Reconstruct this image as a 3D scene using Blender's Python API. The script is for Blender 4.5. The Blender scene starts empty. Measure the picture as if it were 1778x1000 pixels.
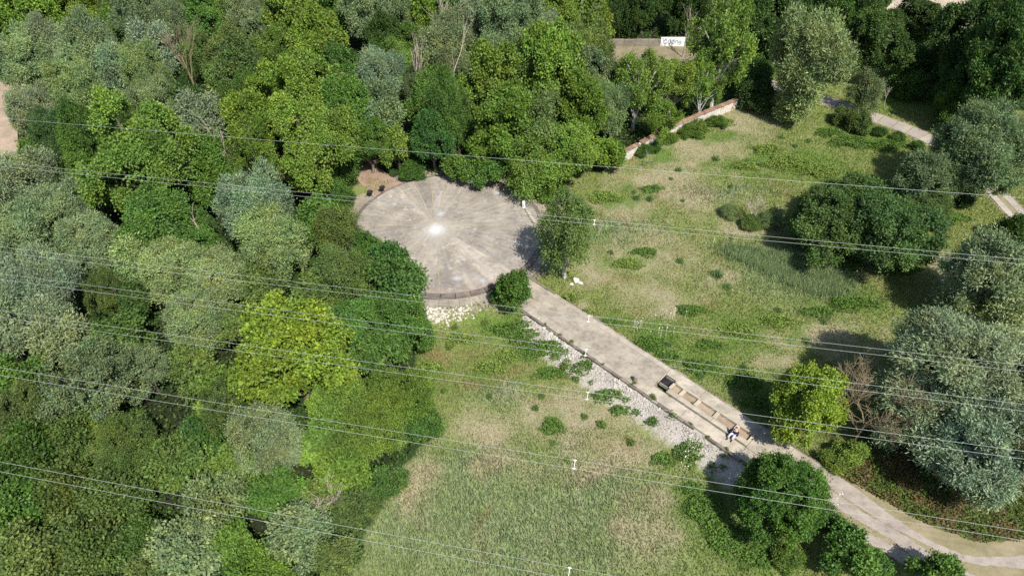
import bpy, bmesh, math, random
import numpy as np
from mathutils import Vector, Matrix

# ------------------------------------------------------------------ camera, sky, sun, exposure
SC = bpy.context.scene
COL = SC.collection
CAM_H, PITCH, FPX = 40.0, math.radians(43.0), 1246.0
cam = bpy.data.cameras.new('camera'); camo = bpy.data.objects.new('camera', cam); COL.objects.link(camo)
camo.location = (0, 0, CAM_H); camo.rotation_euler = (math.radians(90) - PITCH, 0, 0)
cam.sensor_width = 36.0; cam.lens = 36.0 * FPX / 1778.0; cam.clip_start = 0.5; cam.clip_end = 6000
SC.camera = camo
SUN_EL = math.radians(53); SUN_DIR = Vector((0.46, -0.89, 0)).normalized()      # towards the sun, on plan
world = bpy.data.worlds.new('World'); SC.world = world; world.use_nodes = True
wn = world.node_tree; bg = wn.nodes['Background']
sky = wn.nodes.new('ShaderNodeTexSky'); sky.sky_type = 'NISHITA'; sky.sun_disc = False
sky.sun_elevation = SUN_EL; sky.sun_rotation = math.atan2(SUN_DIR.x, SUN_DIR.y)
wn.links.new(sky.outputs[0], bg.inputs[0]); bg.inputs[1].default_value = 0.10
sl = bpy.data.lights.new('sun', 'SUN'); slo = bpy.data.objects.new('sun', sl); COL.objects.link(slo)
sl.energy = 4.5; sl.angle = math.radians(0.6); sl.color = (1.0, 0.955, 0.88)
sv = Vector((SUN_DIR.x * math.cos(SUN_EL), SUN_DIR.y * math.cos(SUN_EL), math.sin(SUN_EL)))
slo.rotation_euler = sv.to_track_quat('Z', 'Y').to_euler(); slo.location = (60, -30, 80)
vs = SC.view_settings; vs.view_transform = 'Standard'; vs.look = 'None'; vs.gamma = 1; vs.exposure = 0.6
vs.use_curve_mapping = False
SC.cycles.use_denoising = False
SC.cycles.max_bounces = 5; SC.cycles.diffuse_bounces = 3; SC.cycles.transmission_bounces = 3
SC.cycles.transparent_max_bounces = 6; SC.cycles.glossy_bounces = 2
SC.render.filter_size = 1.3

RNG = np.random.default_rng(7)
random.seed(7)

# ------------------------------------------------------------------ measuring: photo direction to a place on the land
FW = np.array([0, math.cos(PITCH), -math.sin(PITCH)]); UP = np.array([0, math.sin(PITCH), math.cos(PITCH)])
def ray(px, py): return FW + np.array([1., 0, 0]) * (px - 889) / FPX + UP * (500 - py) / FPX
def g(px, py, z=0.0):
    d = ray(px, py); t = (z - CAM_H) / d[2]
    return np.array([0, 0, CAM_H]) + d * t
DISC = np.array([-5.75, 50.1]); DR = 8.3
S0 = np.array([2.7, 40.7]); AU = np.array([.714, -.700]); AV = np.array([.700, .714])
def uv(x, y): return (x - S0[0]) * AU[0] + (y - S0[1]) * AU[1], (x - S0[0]) * AV[0] + (y - S0[1]) * AV[1]
def W(u, v, z=0): return np.array([S0[0] + u * AU[0] + v * AV[0], S0[1] + u * AU[1] + v * AV[1], z])
def sm(a, b, x):
    t = np.clip((x - a) / (b - a), 0, 1); return t * t * (3 - 2 * t)
def _hash(ix, iy, s):
    n = (ix.astype(np.int64) * 374761393 + iy.astype(np.int64) * 668265263 + s * 974711) & 0x7fffffff
    n = ((n ^ (n >> 13)) * 1274126177) & 0x7fffffff
    return ((n ^ (n >> 16)) & 0xffff) / 65535.0
def vnoise(x, y, s=0):
    x = np.asarray(x, float); y = np.asarray(y, float)
    ix = np.floor(x); iy = np.floor(y); fx = x - ix; fy = y - iy
    fx = fx * fx * (3 - 2 * fx); fy = fy * fy * (3 - 2 * fy)
    a = _hash(ix, iy, s); b = _hash(ix + 1, iy, s); c = _hash(ix, iy + 1, s); d = _hash(ix + 1, iy + 1, s)
    return (a * (1 - fx) + b * fx) * (1 - fy) + (c * (1 - fx) + d * fx) * fy
def fbm(x, y, s=0, o=4):
    t = 0; a = .5
    for i in range(o):
        t = t + a * vnoise(x * 2 ** i, y * 2 ** i, s + i * 17); a *= .5
    return t / (1 - .5 ** o)
def hgt(x, y):
    x = np.asarray(x, float); y = np.asarray(y, float)
    u, v = uv(x, y)
    dd = np.hypot(x - DISC[0], y - DISC[1])
    left = sm(0, 2.0, -1.95 - v) * sm(9.3, 11.5, dd)
    right = sm(0, 3.0, v - 1.5) * sm(9.5, 12, dd)
    flat = np.maximum(left, right)
    rough = (fbm(x / 5, y / 5, 3) - .5) * .35
    base = 0.12 - .72 * left - .12 * right - .45 * sm(-.6, -.1, u) * sm(19.2, 18.6, u) * sm(-1.35, -.9, v) * sm(1.15, .7, v)
    base = base + rough * sm(.3, 1, flat) * sm(1.5, 4, np.abs(v + .2) - 0)
    return base
def gt(px, py, dz=0.0):
    z = 0.0
    for _ in range(8):
        p = g(px, py, z + dz); z = float(hgt(p[0], p[1]))
    p = g(px, py, z + dz); p[2] = z
    return p
def inpoly(x, y, poly):
    r = np.zeros(np.shape(x), bool); n = len(poly); j = n - 1
    for i in range(n):
        xi, yi = poly[i][:2]; xj, yj = poly[j][:2]
        c = ((yi > y) != (yj > y)) & (x < (xj - xi) * (y - yi) / (yj - yi + 1e-12) + xi)
        r ^= c; j = i
    return r

# ------------------------------------------------------------------ object helpers
def link(name, me, parent=None, mat=None, color=None):
    o = bpy.data.objects.new(name, me); COL.objects.link(o)
    if parent is not None: o.parent = parent
    if mat is not None and me is not None and not me.materials: me.materials.append(mat)
    if color is not None: o.color = (*color, 1)
    return o
def tag(o, label, cat, group=None):
    o['label'] = label; o['category'] = cat
    if group: o['group'] = group
    return o
def empty(name, loc=(0, 0, 0), rz=0):
    o = bpy.data.objects.new(name, None); COL.objects.link(o); o.location = loc; o.rotation_euler[2] = rz
    o.empty_display_size = .3
    return o
def mesh_np(name, V, F, pcol=None, tone=None, smooth=False):
    V = np.asarray(V, np.float32); F = np.asarray(F, np.int32); k = F.shape[1]
    me = bpy.data.meshes.new(name)
    me.vertices.add(len(V)); me.vertices.foreach_set('co', V.ravel())
    me.loops.add(F.size); me.loops.foreach_set('vertex_index', F.ravel())
    me.polygons.add(len(F)); me.polygons.foreach_set('loop_start', np.arange(0, F.size, k, dtype=np.int32))
    try: me.polygons.foreach_set('loop_total', np.full(len(F), k, np.int32))
    except Exception: pass
    if smooth: me.polygons.foreach_set('use_smooth', np.ones(len(F), bool))
    if pcol is not None:
        a = me.attributes.new('Col', 'FLOAT_COLOR', 'POINT')
        c = np.ones((len(V), 4), np.float32); c[:, :3] = pcol; a.data.foreach_set('color', c.ravel())
    if tone is not None:
        a = me.attributes.new('tone', 'FLOAT', 'FACE'); a.data.foreach_set('value', np.asarray(tone, np.float32))
    me.update(calc_edges=True); me.validate(); return me
def poly_mesh(name, V, F):
    me = bpy.data.meshes.new(name); me.from_pydata([tuple(map(float, v)) for v in V], [], F); me.update(); return me
def prism(pts, z0, z1, chamfer=0.0):
    """top polygon pts (counter-clockwise xy), walls down to z0; small chamfer along the top edge"""
    n = len(pts); P = np.array(pts, float)
    c = P.mean(0); Q = P.copy()
    if chamfer:
        d = c - P; Q = P + d / np.linalg.norm(d, axis=1)[:, None] * chamfer
    V = [(x, y, z0) for x, y in P] + [(x, y, z1 - chamfer) for x, y in P] + [(x, y, z1) for x, y in Q]
    F = []
    for r in (0, 1):
        for i in range(n):
            j = (i + 1) % n; F.append((r * n + i, r * n + j, r * n + n + j, r * n + n + i))
    F.append(tuple(range(2 * n, 3 * n)))
    return V, F
def tube(path, rad, sides=6):
    path = [Vector(p) for p in path]; V = []; F = []
    for i, p in enumerate(path):
        t = (path[min(i + 1, len(path) - 1)] - path[max(i - 1, 0)]).normalized()
        a = t.orthogonal().normalized(); b = t.cross(a)
        for k in range(sides):
            an = 2 * math.pi * k / sides
            V.append(tuple(p + (a * math.cos(an) + b * math.sin(an)) * rad[i]))
    for i in range(len(path) - 1):
        for k in range(sides):
            F.append((i * sides + k, i * sides + (k + 1) % sides, (i + 1) * sides + (k + 1) % sides, (i + 1) * sides + k))
    F.append(tuple(range(sides - 1, -1, -1))); F.append(tuple((len(path) - 1) * sides + k for k in range(sides)))
    return V, F
def merge(parts):
    V = []; F = []
    for v, f in parts:
        o = len(V); V += list(v); F += [tuple(i + o for i in q) for q in f]
    return V, F
def boxv(x0, x1, y0, y1, z0, z1):
    return prism([(x0, y0), (x1, y0), (x1, y1), (x0, y1)], z0, z1)

# ------------------------------------------------------------------ materials
def nt(name):
    m = bpy.data.materials.new(name); m.use_nodes = True
    t = m.node_tree; t.nodes.clear()
    out = t.nodes.new('ShaderNodeOutputMaterial')
    return m, t, out
def N(t, kind, **kw):
    n = t.nodes.new('ShaderNode' + kind)
    for k, v in kw.items():
        if k in n.inputs: n.inputs[k].default_value = v
        else: setattr(n, k, v)
    return n
def mixc(t, a, b, fac, mode='MIX'):
    n = t.nodes.new('ShaderNodeMix'); n.data_type = 'RGBA'; n.blend_type = mode
    for sock, val in ((0, fac), (6, a), (7, b)):
        if hasattr(val, 'links') or isinstance(val, bpy.types.NodeSocket): t.links.new(val, n.inputs[sock])
        else: n.inputs[sock].default_value = val if sock == 0 else (*val, 1)
    return n.outputs[2]
def math_(t, op, a, b=0.0):
    n = t.nodes.new('ShaderNodeMath'); n.operation = op
    for i, v in enumerate((a, b)):
        if isinstance(v, bpy.types.NodeSocket): t.links.new(v, n.inputs[i])
        else: n.inputs[i].default_value = v
    return n.outputs[0]
def ramp(t, fac, stops):
    n = t.nodes.new('ShaderNodeValToRGB'); e = n.color_ramp.elements
    while len(e) < len(stops): e.new(.5)
    for el, (p, c) in zip(e, stops): el.position = p; el.color = (*c, 1) if len(c) == 3 else c
    t.links.new(fac, n.inputs[0]); return n.outputs[0]
def noise(t, vec, scale, detail=4, rough=.55):
    n = N(t, 'TexNoise'); n.inputs['Scale'].default_value = scale; n.inputs['Detail'].default_value = detail
    n.inputs['Roughness'].default_value = rough
    if vec is not None: t.links.new(vec, n.inputs['Vector'])
    return n.outputs[0]
def pbsdf(t, col, rough=.8, spec=.2, metal=0):
    p = N(t, 'BsdfPrincipled')
    if isinstance(col, bpy.types.NodeSocket): t.links.new(col, p.inputs['Base Color'])
    else: p.inputs['Base Color'].default_value = (*col, 1)
    p.inputs['Roughness'].default_value = rough; p.inputs['Specular IOR Level'].default_value = spec
    p.inputs['Metallic'].default_value = metal
    return p
def bump(t, p, hsock, strength=.3, dist=.05):
    b = N(t, 'Bump'); b.inputs['Strength'].default_value = strength; b.inputs['Distance'].default_value = dist
    t.links.new(hsock, b.inputs['Height']); t.links.new(b.outputs[0], p.inputs['Normal'])

def leaf_material(name, transl=.28, rough=.55, spec=.25):
    m, t, out = nt(name)
    oi = N(t, 'ObjectInfo'); at = N(t, 'Attribute', attribute_name='tone')
    tone = at.outputs['Fac']
    geo = N(t, 'NewGeometry'); f1 = noise(t, geo.outputs['Position'], .55, 3, .6); f2 = noise(t, geo.outputs['Position'], 2.2, 2, .6)
    hue = ramp(t, f1, [(.34, (.88, .97, .96)), (.5, (1, 1, 1)), (.66, (1.14, 1.04, .88))])
    c = mixc(t, oi.outputs['Color'], hue, 1.0, 'MULTIPLY')
    c = mixc(t, c, ramp(t, f2, [(.35, (.86, .88, .9)), (.65, (1.14, 1.12, 1.06))]), 1.0, 'MULTIPLY')
    sc = t.nodes.new('ShaderNodeVectorMath'); sc.operation = 'SCALE'
    t.links.new(c, sc.inputs[0]); t.links.new(tone, sc.inputs['Scale'])
    # a fraction of the leaves turns a little yellower
    y = mixc(t, sc.outputs[0], (1.18, 1.04, .72), math_(t, 'MULTIPLY', math_(t, 'SUBTRACT', tone, 1.0), .8), 'MULTIPLY')
    y.node.clamp_factor = True
    p = pbsdf(t, y, rough, spec)
    tr = N(t, 'BsdfTranslucent')
    tc = mixc(t, y, (1.02, 1.2, .6), 1.0, 'MULTIPLY'); t.links.new(tc, tr.inputs[0])
    ms = N(t, 'MixShader'); ms.inputs[0].default_value = transl
    t.links.new(p.outputs[0], ms.inputs[1]); t.links.new(tr.outputs[0], ms.inputs[2]); t.links.new(ms.outputs[0], out.inputs[0])
    return m
M_LEAF = leaf_material('leaf'); M_WILLOW = leaf_material('willow_leaf', .2, .5, .4)
def vcol_material(name, detail=40, transl=0.0, amt=.5, bmp=0):
    m, t, out = nt(name)
    at = N(t, 'Attribute', attribute_name='Col'); geo = N(t, 'NewGeometry')
    f = noise(t, geo.outputs['Position'], detail, 3, .7)
    k = ramp(t, f, [(.25, (1 - amt,) * 3), (.75, (1 + amt,) * 3)])
    c = mixc(t, at.outputs['Color'], k, 1.0, 'MULTIPLY')
    p = pbsdf(t, c, .85, .1)
    if bmp: bump(t, p, f, bmp, .1)
    if transl:
        tr = N(t, 'BsdfTranslucent'); t.links.new(c, tr.inputs[0])
        ms = N(t, 'MixShader'); ms.inputs[0].default_value = transl
        t.links.new(p.outputs[0], ms.inputs[1]); t.links.new(tr.outputs[0], ms.inputs[2]); t.links.new(ms.outputs[0], out.inputs[0])
    else: t.links.new(p.outputs[0], out.inputs[0])
    return m
M_GROUND = vcol_material('ground', 9, 0, .45, .6); M_BLADE = vcol_material('grass_blade', 1.5, .25, .2)
def concrete(name, base, stain, s1=.35, dirt=.5, rough=.9, dark=(.55, .52, .48)):
    m, t, out = nt(name)
    oi = N(t, 'ObjectInfo'); geo = N(t, 'NewGeometry'); P = geo.outputs['Position']
    a = noise(t, P, s1, 6, .62); b = noise(t, P, 2.7, 5, .6); c = noise(t, P, 22, 3, .6)
    col = mixc(t, base, stain, ramp(t, a, [(.38, (0, 0, 0)), (.62, (1, 1, 1))]))
    col = mixc(t, col, dark, math_(t, 'MULTIPLY', ramp(t, b, [(.48, (0, 0, 0)), (.72, (1, 1, 1))]), dirt), 'MULTIPLY')
    col = mixc(t, col, ramp(t, c, [(.3, (.82, .82, .82)), (.7, (1.12, 1.12, 1.12))]), 1.0, 'MULTIPLY')
    col = mixc(t, col, oi.outputs['Color'], 1.0, 'MULTIPLY')
    p = pbsdf(t, col, rough, .2); bump(t, p, c, .35, .02); t.links.new(p.outputs[0], out.inputs[0])
    return m
M_CONC = concrete('weathered_concrete', (.40, .36, .295), (.285, .255, .21), .8, .6)
def disc_concrete():
    m, t, out = nt('platform_concrete'); oi = N(t, 'ObjectInfo'); tc = N(t, 'TexCoord'); P = tc.outputs['Object']
    sx = N(t, 'SeparateXYZ'); t.links.new(P, sx.inputs[0])
    dx = math_(t, 'SUBTRACT', sx.outputs[0], -1.05); dy = math_(t, 'SUBTRACT', sx.outputs[1], .5)
    an = math_(t, 'ARCTAN2', dy, dx); rr = math_(t, 'SQRT', math_(t, 'ADD', math_(t, 'MULTIPLY', dx, dx), math_(t, 'MULTIPLY', dy, dy)))
    cv = N(t, 'CombineXYZ'); t.links.new(math_(t, 'MULTIPLY', an, 9.0), cv.inputs[0]); t.links.new(math_(t, 'MULTIPLY', rr, .22), cv.inputs[1])
    streak = noise(t, cv.outputs[0], 1.6, 4, .6); a = noise(t, P, .55, 6, .65); b = noise(t, P, 2.4, 6, .65); c = noise(t, P, 20, 3, .6)
    col = mixc(t, (.345, .318, .28), (.225, .205, .186), ramp(t, a, [(.36, (0, 0, 0)), (.64, (1, 1, 1))]))
    col = mixc(t, col, ramp(t, streak, [(.35, (.88, .875, .87)), (.65, (1.10, 1.095, 1.08))]), 1.0, 'MULTIPLY')
    col = mixc(t, col, (.60, .57, .53), math_(t, 'MULTIPLY', ramp(t, b, [(.50, (0, 0, 0)), (.68, (1, 1, 1))]), .6), 'MULTIPLY')
    col = mixc(t, col, (.46, .425, .375), math_(t, 'MULTIPLY', ramp(t, noise(t, P, 1.3, 7, .7), [(.56, (0, 0, 0)), (.66, (1, 1, 1))]), .55))
    col = mixc(t, col, ramp(t, c, [(.3, (.8, .8, .8)), (.7, (1.14, 1.14, 1.14))]), 1.0, 'MULTIPLY')
    col = mixc(t, col, oi.outputs['Color'], 1.0, 'MULTIPLY')
    p = pbsdf(t, col, .9, .2); bump(t, p, c, .35, .02); t.links.new(p.outputs[0], out.inputs[0]); return m
M_DISC = disc_concrete()
M_SLAB = concrete('path_concrete', (.40, .36, .315), (.33, .295, .255), .6, .4)
M_TRACK = concrete('dusty_track', (.29, .245, .155), (.21, .185, .10), .8, .3)
M_LANE = concrete('lane_gravel', (.365, .32, .275), (.29, .25, .215), 1.4, .45)
M_STONE = concrete('rubble_stone', (.50, .47, .43), (.36, .34, .31), 1.5, .5)
def plain(name, col, rough=.6, spec=.3, metal=0, var=.15, scale=6):
    m, t, out = nt(name); tc = N(t, 'TexCoord')
    f = noise(t, tc.outputs['Object'], scale, 4)
    c = mixc(t, col, ramp(t, f, [(.3, (1 - var,) * 3), (.7, (1 + var,) * 3)]), 1.0, 'MULTIPLY')
    p = pbsdf(t, c, rough, spec, metal); t.links.new(p.outputs[0], out.inputs[0]); return m
def bark(name, a, b):
    m, t, out = nt(name); tc = N(t, 'TexCoord')
    mp = N(t, 'Mapping'); mp.inputs['Scale'].default_value = (3, 3, .8); t.links.new(tc.outputs['Object'], mp.inputs[0])
    f = noise(t, mp.outputs[0], 2.5, 5, .65)
    c = ramp(t, f, [(.35, a), (.65, b)]); p = pbsdf(t, c, .9, .1); bump(t, p, f, .5, .03)
    t.links.new(p.outputs[0], out.inputs[0]); return m
M_BARK = bark('grey_brown_bark', (.09, .07, .05), (.22, .19, .15))
M_BIRCH = bark('birch_bark', (.30, .28, .25), (.62, .59, .54))
M_DEAD = bark('bleached_wood', (.26, .21, .16), (.46, .40, .33))
M_TWIG = bark('brown_twigs', (.15, .12, .075), (.28, .225, .14))
M_ALU = plain('aluminium_wire', (.50, .52, .48), .5, .4, .5, .05)
M_WHITE = plain('white_plastic', (.80, .80, .78), .5, .4, 0, .04)
M_STEEL = plain('rusty_dark_steel', (.035, .03, .032), .5, .4, .3, .4, 3)
M_BLACK = plain('charred_iron', (.03, .028, .03), .65, .3, .2, .3, 8)
M_SAND = concrete('pit_sand', (.38, .30, .215), (.29, .225, .16), 2.0, .3)
M_KERB = concrete('dark_kerb', (.20, .175, .15), (.13, .115, .10), 1.2, .5)

# ------------------------------------------------------------------ the land
WOOD_PX = [(600, 1010), (628, 960), (650, 890), (712, 800), (745, 760), (735, 690), (720, 640), (742, 570), (735, 520), (690, 500), (610, 440), (600, 330),
           (640, 308), (690, 318), (770, 305), (860, 318), (935, 345), (960, 330), (1010, 300), (1050, 300), (1085, 268), (1150, 235), (1220, 200), (1290, 170), (1330, 132), (1440, 100), (1560, 122), (1640, 165), (1778, 195)]
WOOD = [tuple(gt(*p)[:2]) for p in WOOD_PX] + [(160, 70), (160, 300), (-250, 300), (-250, -40), (-20, -40)]
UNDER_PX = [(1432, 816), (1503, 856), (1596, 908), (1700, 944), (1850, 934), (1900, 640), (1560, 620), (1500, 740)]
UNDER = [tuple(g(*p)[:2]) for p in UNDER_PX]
STRAW, LUSH, REED, RUST = np.array([.40, .355, .22]), np.array([.14, .225, .045]), np.array([.26, .325, .155]), np.array([.28, .20, .10])
OLIVE = np.array([.225, .268, .08])
PATCH = {  # soft patches of vegetation, measured on the photo (centre, half sizes in photo pixels)
 'reed': [(900, 910, 230, 110), (800, 830, 110, 55), (1020, 850, 110, 70), (1380, 470, 105, 42), (700, 930, 80, 80), (1060, 400, 70, 18), (870, 690, 50, 20), (1250, 335, 70, 14)],
 'straw': [(850, 745, 60, 40), (1000, 725, 110, 42), (1095, 765, 75, 35), (845, 805, 45, 20), (1140, 890, 70, 55), (705, 840, 30, 40), (1200, 258, 90, 42), (1150, 315, 70, 30), (1290, 215, 60, 30),
           (1125, 440, 65, 40), (1150, 515, 60, 30), (1430, 585, 90, 22), (1290, 402, 45, 14), (1050, 470, 45, 30), (1080, 365, 60, 22), (1190, 340, 60, 25), (1340, 620, 40, 20), (1250, 480, 40, 16), (1010, 540, 25, 16), (1650, 480, 30, 30), (1020, 800, 60, 25)],
 'lush': [(870, 565, 60, 30), (930, 615, 55, 28), (1050, 690, 35, 20), (960, 742, 25, 20), (1230, 890, 55, 60), (1300, 965, 55, 35), (745, 640, 35, 28), (1370, 285, 110, 30), (1280, 285, 55, 16), (1100, 455, 45, 20),
          (1280, 560, 55, 20), (1130, 585, 60, 34), (1215, 640, 45, 25), (1310, 670, 55, 35), (1490, 525, 70, 22), (1080, 345, 45, 16), (830, 640, 45, 25), (1180, 790, 30, 28), (1250, 235, 50, 14), (1500, 235, 70, 20), (1380, 580, 40, 14), (1140, 265, 40, 20), (1240, 600, 90, 16), (1560, 180, 60, 16)],
 'rust': [(1470, 140, 40, 16), (900, 640, 30, 14), (1000, 660, 25, 12), (800, 610, 45, 16), (830, 660, 30, 14), (1310, 905, 30, 25), (1310, 400, 30, 12), (1200, 700, 25, 12), (840, 870, 10, 45), (1420, 985, 40, 20), (1330, 680, 12, 14), (1650, 880, 70, 25)],
}
PW = []
for kind, L in PATCH.items():
    for (px, py, rx, ry) in L:
        c = gt(px, py); ax = abs(gt(px + rx, py)[0] - c[0]); ay = abs(gt(px, py - ry)[1] - c[1])
        PW.append((kind, c[0], c[1], ax, ay))
def field(x, y):
    """weights of straw, lush, reed, rust vegetation at places x, y"""
    wx = x + (fbm(x / 2.2, y / 2.2, 51) - .5) * 3.2; wy = y + (fbm(x / 2.2, y / 2.2, 77) - .5) * 3.2
    r = {k: np.zeros_like(x) for k in PATCH}
    for kind, cx, cy, ax, ay in PW:
        q = ((wx - cx) / ax) ** 2 + ((wy - cy) / ay) ** 2
        r[kind] = np.maximum(r[kind], np.exp(-q * .8))
    n = fbm(x / 1.3, y / 1.3, 9, 4)
    r['straw'] = np.clip(r['straw'] * 1.3 + (n - .62) * 1.3, 0, 1)
    r['lush'] = np.clip(r['lush'] * 1.1 + (fbm(x / 1.0, y / 1.0, 31, 4) - .58) * 1.8, 0, 1)
    r['rust'] = np.clip(r['rust'] * .8 + (fbm(x / 2.0, y / 2.0, 131, 4) - .66) * 2.2, 0, 1)
    r['reed'] = np.clip(r['reed'] * 1.1, 0, 1)
    return r
def veg_colour(x, y, r=None):
    r = r or field(x, y)
    c = np.tile(OLIVE, (len(x), 1))
    for k, col in (('reed', REED), ('straw', STRAW), ('rust', RUST), ('lush', LUSH)):
        w = np.clip(r[k], 0, 1)[:, None] * .92; c = c * (1 - w) + col * w
    return c
def axis(pieces):
    out = []
    for a, b, s in pieces: out += list(np.arange(a, b, s))
    return np.array(sorted(set(np.round(out + [pieces[-1][1]], 3))))
gx = axis([(-1600, -200, 100), (-200, -60, 10), (-60, 60, .45), (60, 200, 10), (200, 1600, 100)])
gy = axis([(-600, -100, 100), (-100, 8, 6), (8, 88, .45), (88, 200, 8), (200, 2200, 100)])
XX, YY = np.meshgrid(gx, gy); X = XX.ravel(); Y = YY.ravel(); Z = hgt(X, Y)
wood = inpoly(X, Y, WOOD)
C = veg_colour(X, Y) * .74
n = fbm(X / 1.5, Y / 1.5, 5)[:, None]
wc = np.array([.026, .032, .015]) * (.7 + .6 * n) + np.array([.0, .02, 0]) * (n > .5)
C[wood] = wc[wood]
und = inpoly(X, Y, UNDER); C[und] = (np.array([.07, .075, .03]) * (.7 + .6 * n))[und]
uu, vv = uv(X, Y)                                      # stony bank beside the ramp
bank = (uu > -.5) & (uu < 19.5) & (vv > -3.6) & (vv < -1.4)
C[bank] = (np.array([.34, .31, .27]) * (.7 + .6 * n))[bank]
dd = np.hypot(X - DISC[0], Y - DISC[1]); ring = (dd < 10.2); C[ring] = (np.array([.27, .23, .18]) * (.7 + .6 * n))[ring]
nx, ny = len(gx), len(gy)
ii = (np.arange(ny - 1)[:, None] * nx + np.arange(nx - 1)[None]).ravel()
F = np.stack([ii, ii + 1, ii + nx + 1, ii + nx], 1)
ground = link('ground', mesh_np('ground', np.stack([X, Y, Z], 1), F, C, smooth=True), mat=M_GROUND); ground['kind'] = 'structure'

# ------------------------------------------------------------------ roads, tracks and paths (sheets laid on the land)
def resample(pts, n):
    P = np.array(pts, float); d = np.r_[0, np.cumsum(np.linalg.norm(np.diff(P, axis=0), axis=1))]
    s = np.linspace(0, d[-1], n); return np.stack([np.interp(s, d, P[:, i]) for i in range(P.shape[1])], 1)
def smooth_line(P, it=3):
    for _ in range(it):
        Q = P.copy(); Q[1:-1] = (P[:-2] + 2 * P[1:-1] + P[2:]) / 4; P = Q
    return P
def strip(name, A, B, n, m, lift, mat, parent=None, jit=.08, color=(1, 1, 1)):
    A = smooth_line(resample(A, n)); B = smooth_line(resample(B, n))
    A = A + (RNG.random(A.shape) - .5) * 2 * jit; B = B + (RNG.random(B.shape) - .5) * 2 * jit
    V = []
    for i in range(n):
        for j in range(m):
            p = A[i] * (1 - j / (m - 1)) + B[i] * (j / (m - 1)); V.append((p[0], p[1], float(hgt(p[0], p[1])) + lift))
    F = [(i * m + j, i * m + j + 1, (i + 1) * m + j + 1, (i + 1) * m + j) for i in range(n - 1) for j in range(m - 1)]
    me = poly_mesh(name, V, F)
    bm = bmesh.new(); bm.from_mesh(me); bmesh.ops.recalc_face_normals(bm, faces=bm.faces)
    if sum(f.normal.z for f in bm.faces) < 0: bmesh.ops.reverse_faces(bm, faces=bm.faces)
    bm.to_mesh(me); bm.free()
    return link(name, me, parent, mat, color)
G = lambda L, z=.12: [g(px, py, z)[:2] for px, py in L]
track = strip('track', G([(1405, 800), (1455, 828), (1500, 846), (1550, 878), (1600, 905), (1650, 926), (1700, 940), (1778, 936), (1870, 925)]),
              G([(1375, 818), (1400, 840), (1440, 884), (1505, 930), (1560, 972), (1600, 1010), (1660, 1060), (1760, 1090), (1900, 1080)]), 70, 16, .025, M_TRACK, jit=.1)
track['kind'] = 'structure'
lane = [([(1400, 797), (1430, 812), (1490, 850), (1540, 890), (1600, 930), (1660, 960), (1700, 967), (1778, 963), (1870, 950)],
         [(1390, 812), (1415, 830), (1480, 873), (1540, 912), (1600, 942), (1650, 967), (1690, 980), (1778, 986), (1870, 978)]),
        ([(1430, 842), (1490, 884), (1530, 906), (1590, 942), (1640, 975), (1700, 1003)], [(1422, 858), (1485, 902), (1540, 932), (1585, 966), (1630, 996), (1690, 1025)]),
        ([(1500, 922), (1550, 946), (1610, 983), (1660, 1012)], [(1490, 936), (1540, 962), (1590, 995), (1640, 1030)])]
for a, b in lane: strip('wheel_lane', G(a), G(b), 60, 4, .04, M_LANE, track, .05)
CUR = [(1300, 128), (1345, 150), (1395, 164), (1445, 178), (1520, 204), (1570, 222), (1620, 242), (1672, 276), (1712, 316), (1745, 350), (1790, 400), (1850, 470)]
cl = smooth_line(resample(G(CUR, .05), 40), 2)
tn = np.gradient(cl, axis=0); tn /= np.linalg.norm(tn, axis=1)[:, None]; nr = np.stack([-tn[:, 1], tn[:, 0]], 1)
path = strip('path', cl + nr * 1.35, cl - nr * 1.35, 60, 5, .02, M_TRACK, jit=.15); path['kind'] = 'structure'
fine = resample(cl, 400); tnf = np.gradient(fine, axis=0); tnf /= np.linalg.norm(tnf, axis=1)[:, None]; nrf = np.stack([-tnf[:, 1], tnf[:, 0]], 1)
k = 0
while k + 15 < 400:                                     # concrete slabs of the path, one by one
    two_lane = k > 270
    rows = [(-1.0, -.35), (.25, .95)] if two_lane else [(-1.0, 1.0)]
    for a, b in rows:
        e = k + 14
        pts = [fine[k] + nrf[k] * a, fine[e] + nrf[e] * a, fine[e] + nrf[e] * b, fine[k] + nrf[k] * b]
        if np.cross(pts[1] - pts[0], pts[2] - pts[1]) < 0: pts = pts[::-1]
        z = float(hgt(*np.mean(pts, 0)))
        V, Fq = prism(pts, z - .1, z + .075 + random.uniform(-.012, .012), .015)
        s = random.uniform(.82, 1.12); link('slab', poly_mesh('slab', V, Fq), path, M_SLAB, (s, s * .99, s * .97))
    k += 15
road = strip('sandy_road', [(-66, 30), (-60.5, 50), (-58.5, 60), (-62, 72), (-72, 95)], [(-54, 28), (-48.8, 50), (-49.0, 59.5), (-54.3, 70), (-66, 96)], 60, 8, .03,
             concrete('sandy_road', (.40, .31, .23), (.30, .23, .17), .7, .4), jit=.1); road['kind'] = 'structure'
lot = strip('sandy_lot', [(50, 108), (64, 104), (80, 99)], [(48, 97), (60, 94), (76, 90)], 24, 10, .03, concrete('sandy_lot', (.50, .42, .32), (.40, .33, .25), .5, .3), jit=.2)
lot['kind'] = 'structure'
dirt = strip('dirt_path', [(-17.2, 64), (-15.8, 60), (-14.5, 57.2), (-12.2, 55.2)], [(-14.6, 65), (-13.4, 60.6), (-11.8, 58.6), (-9.8, 56.8)], 30, 8, .03,
             concrete('trodden_earth', (.33, .235, .175), (.25, .175, .13), .9, .4), jit=.12); dirt['kind'] = 'structure'

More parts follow.
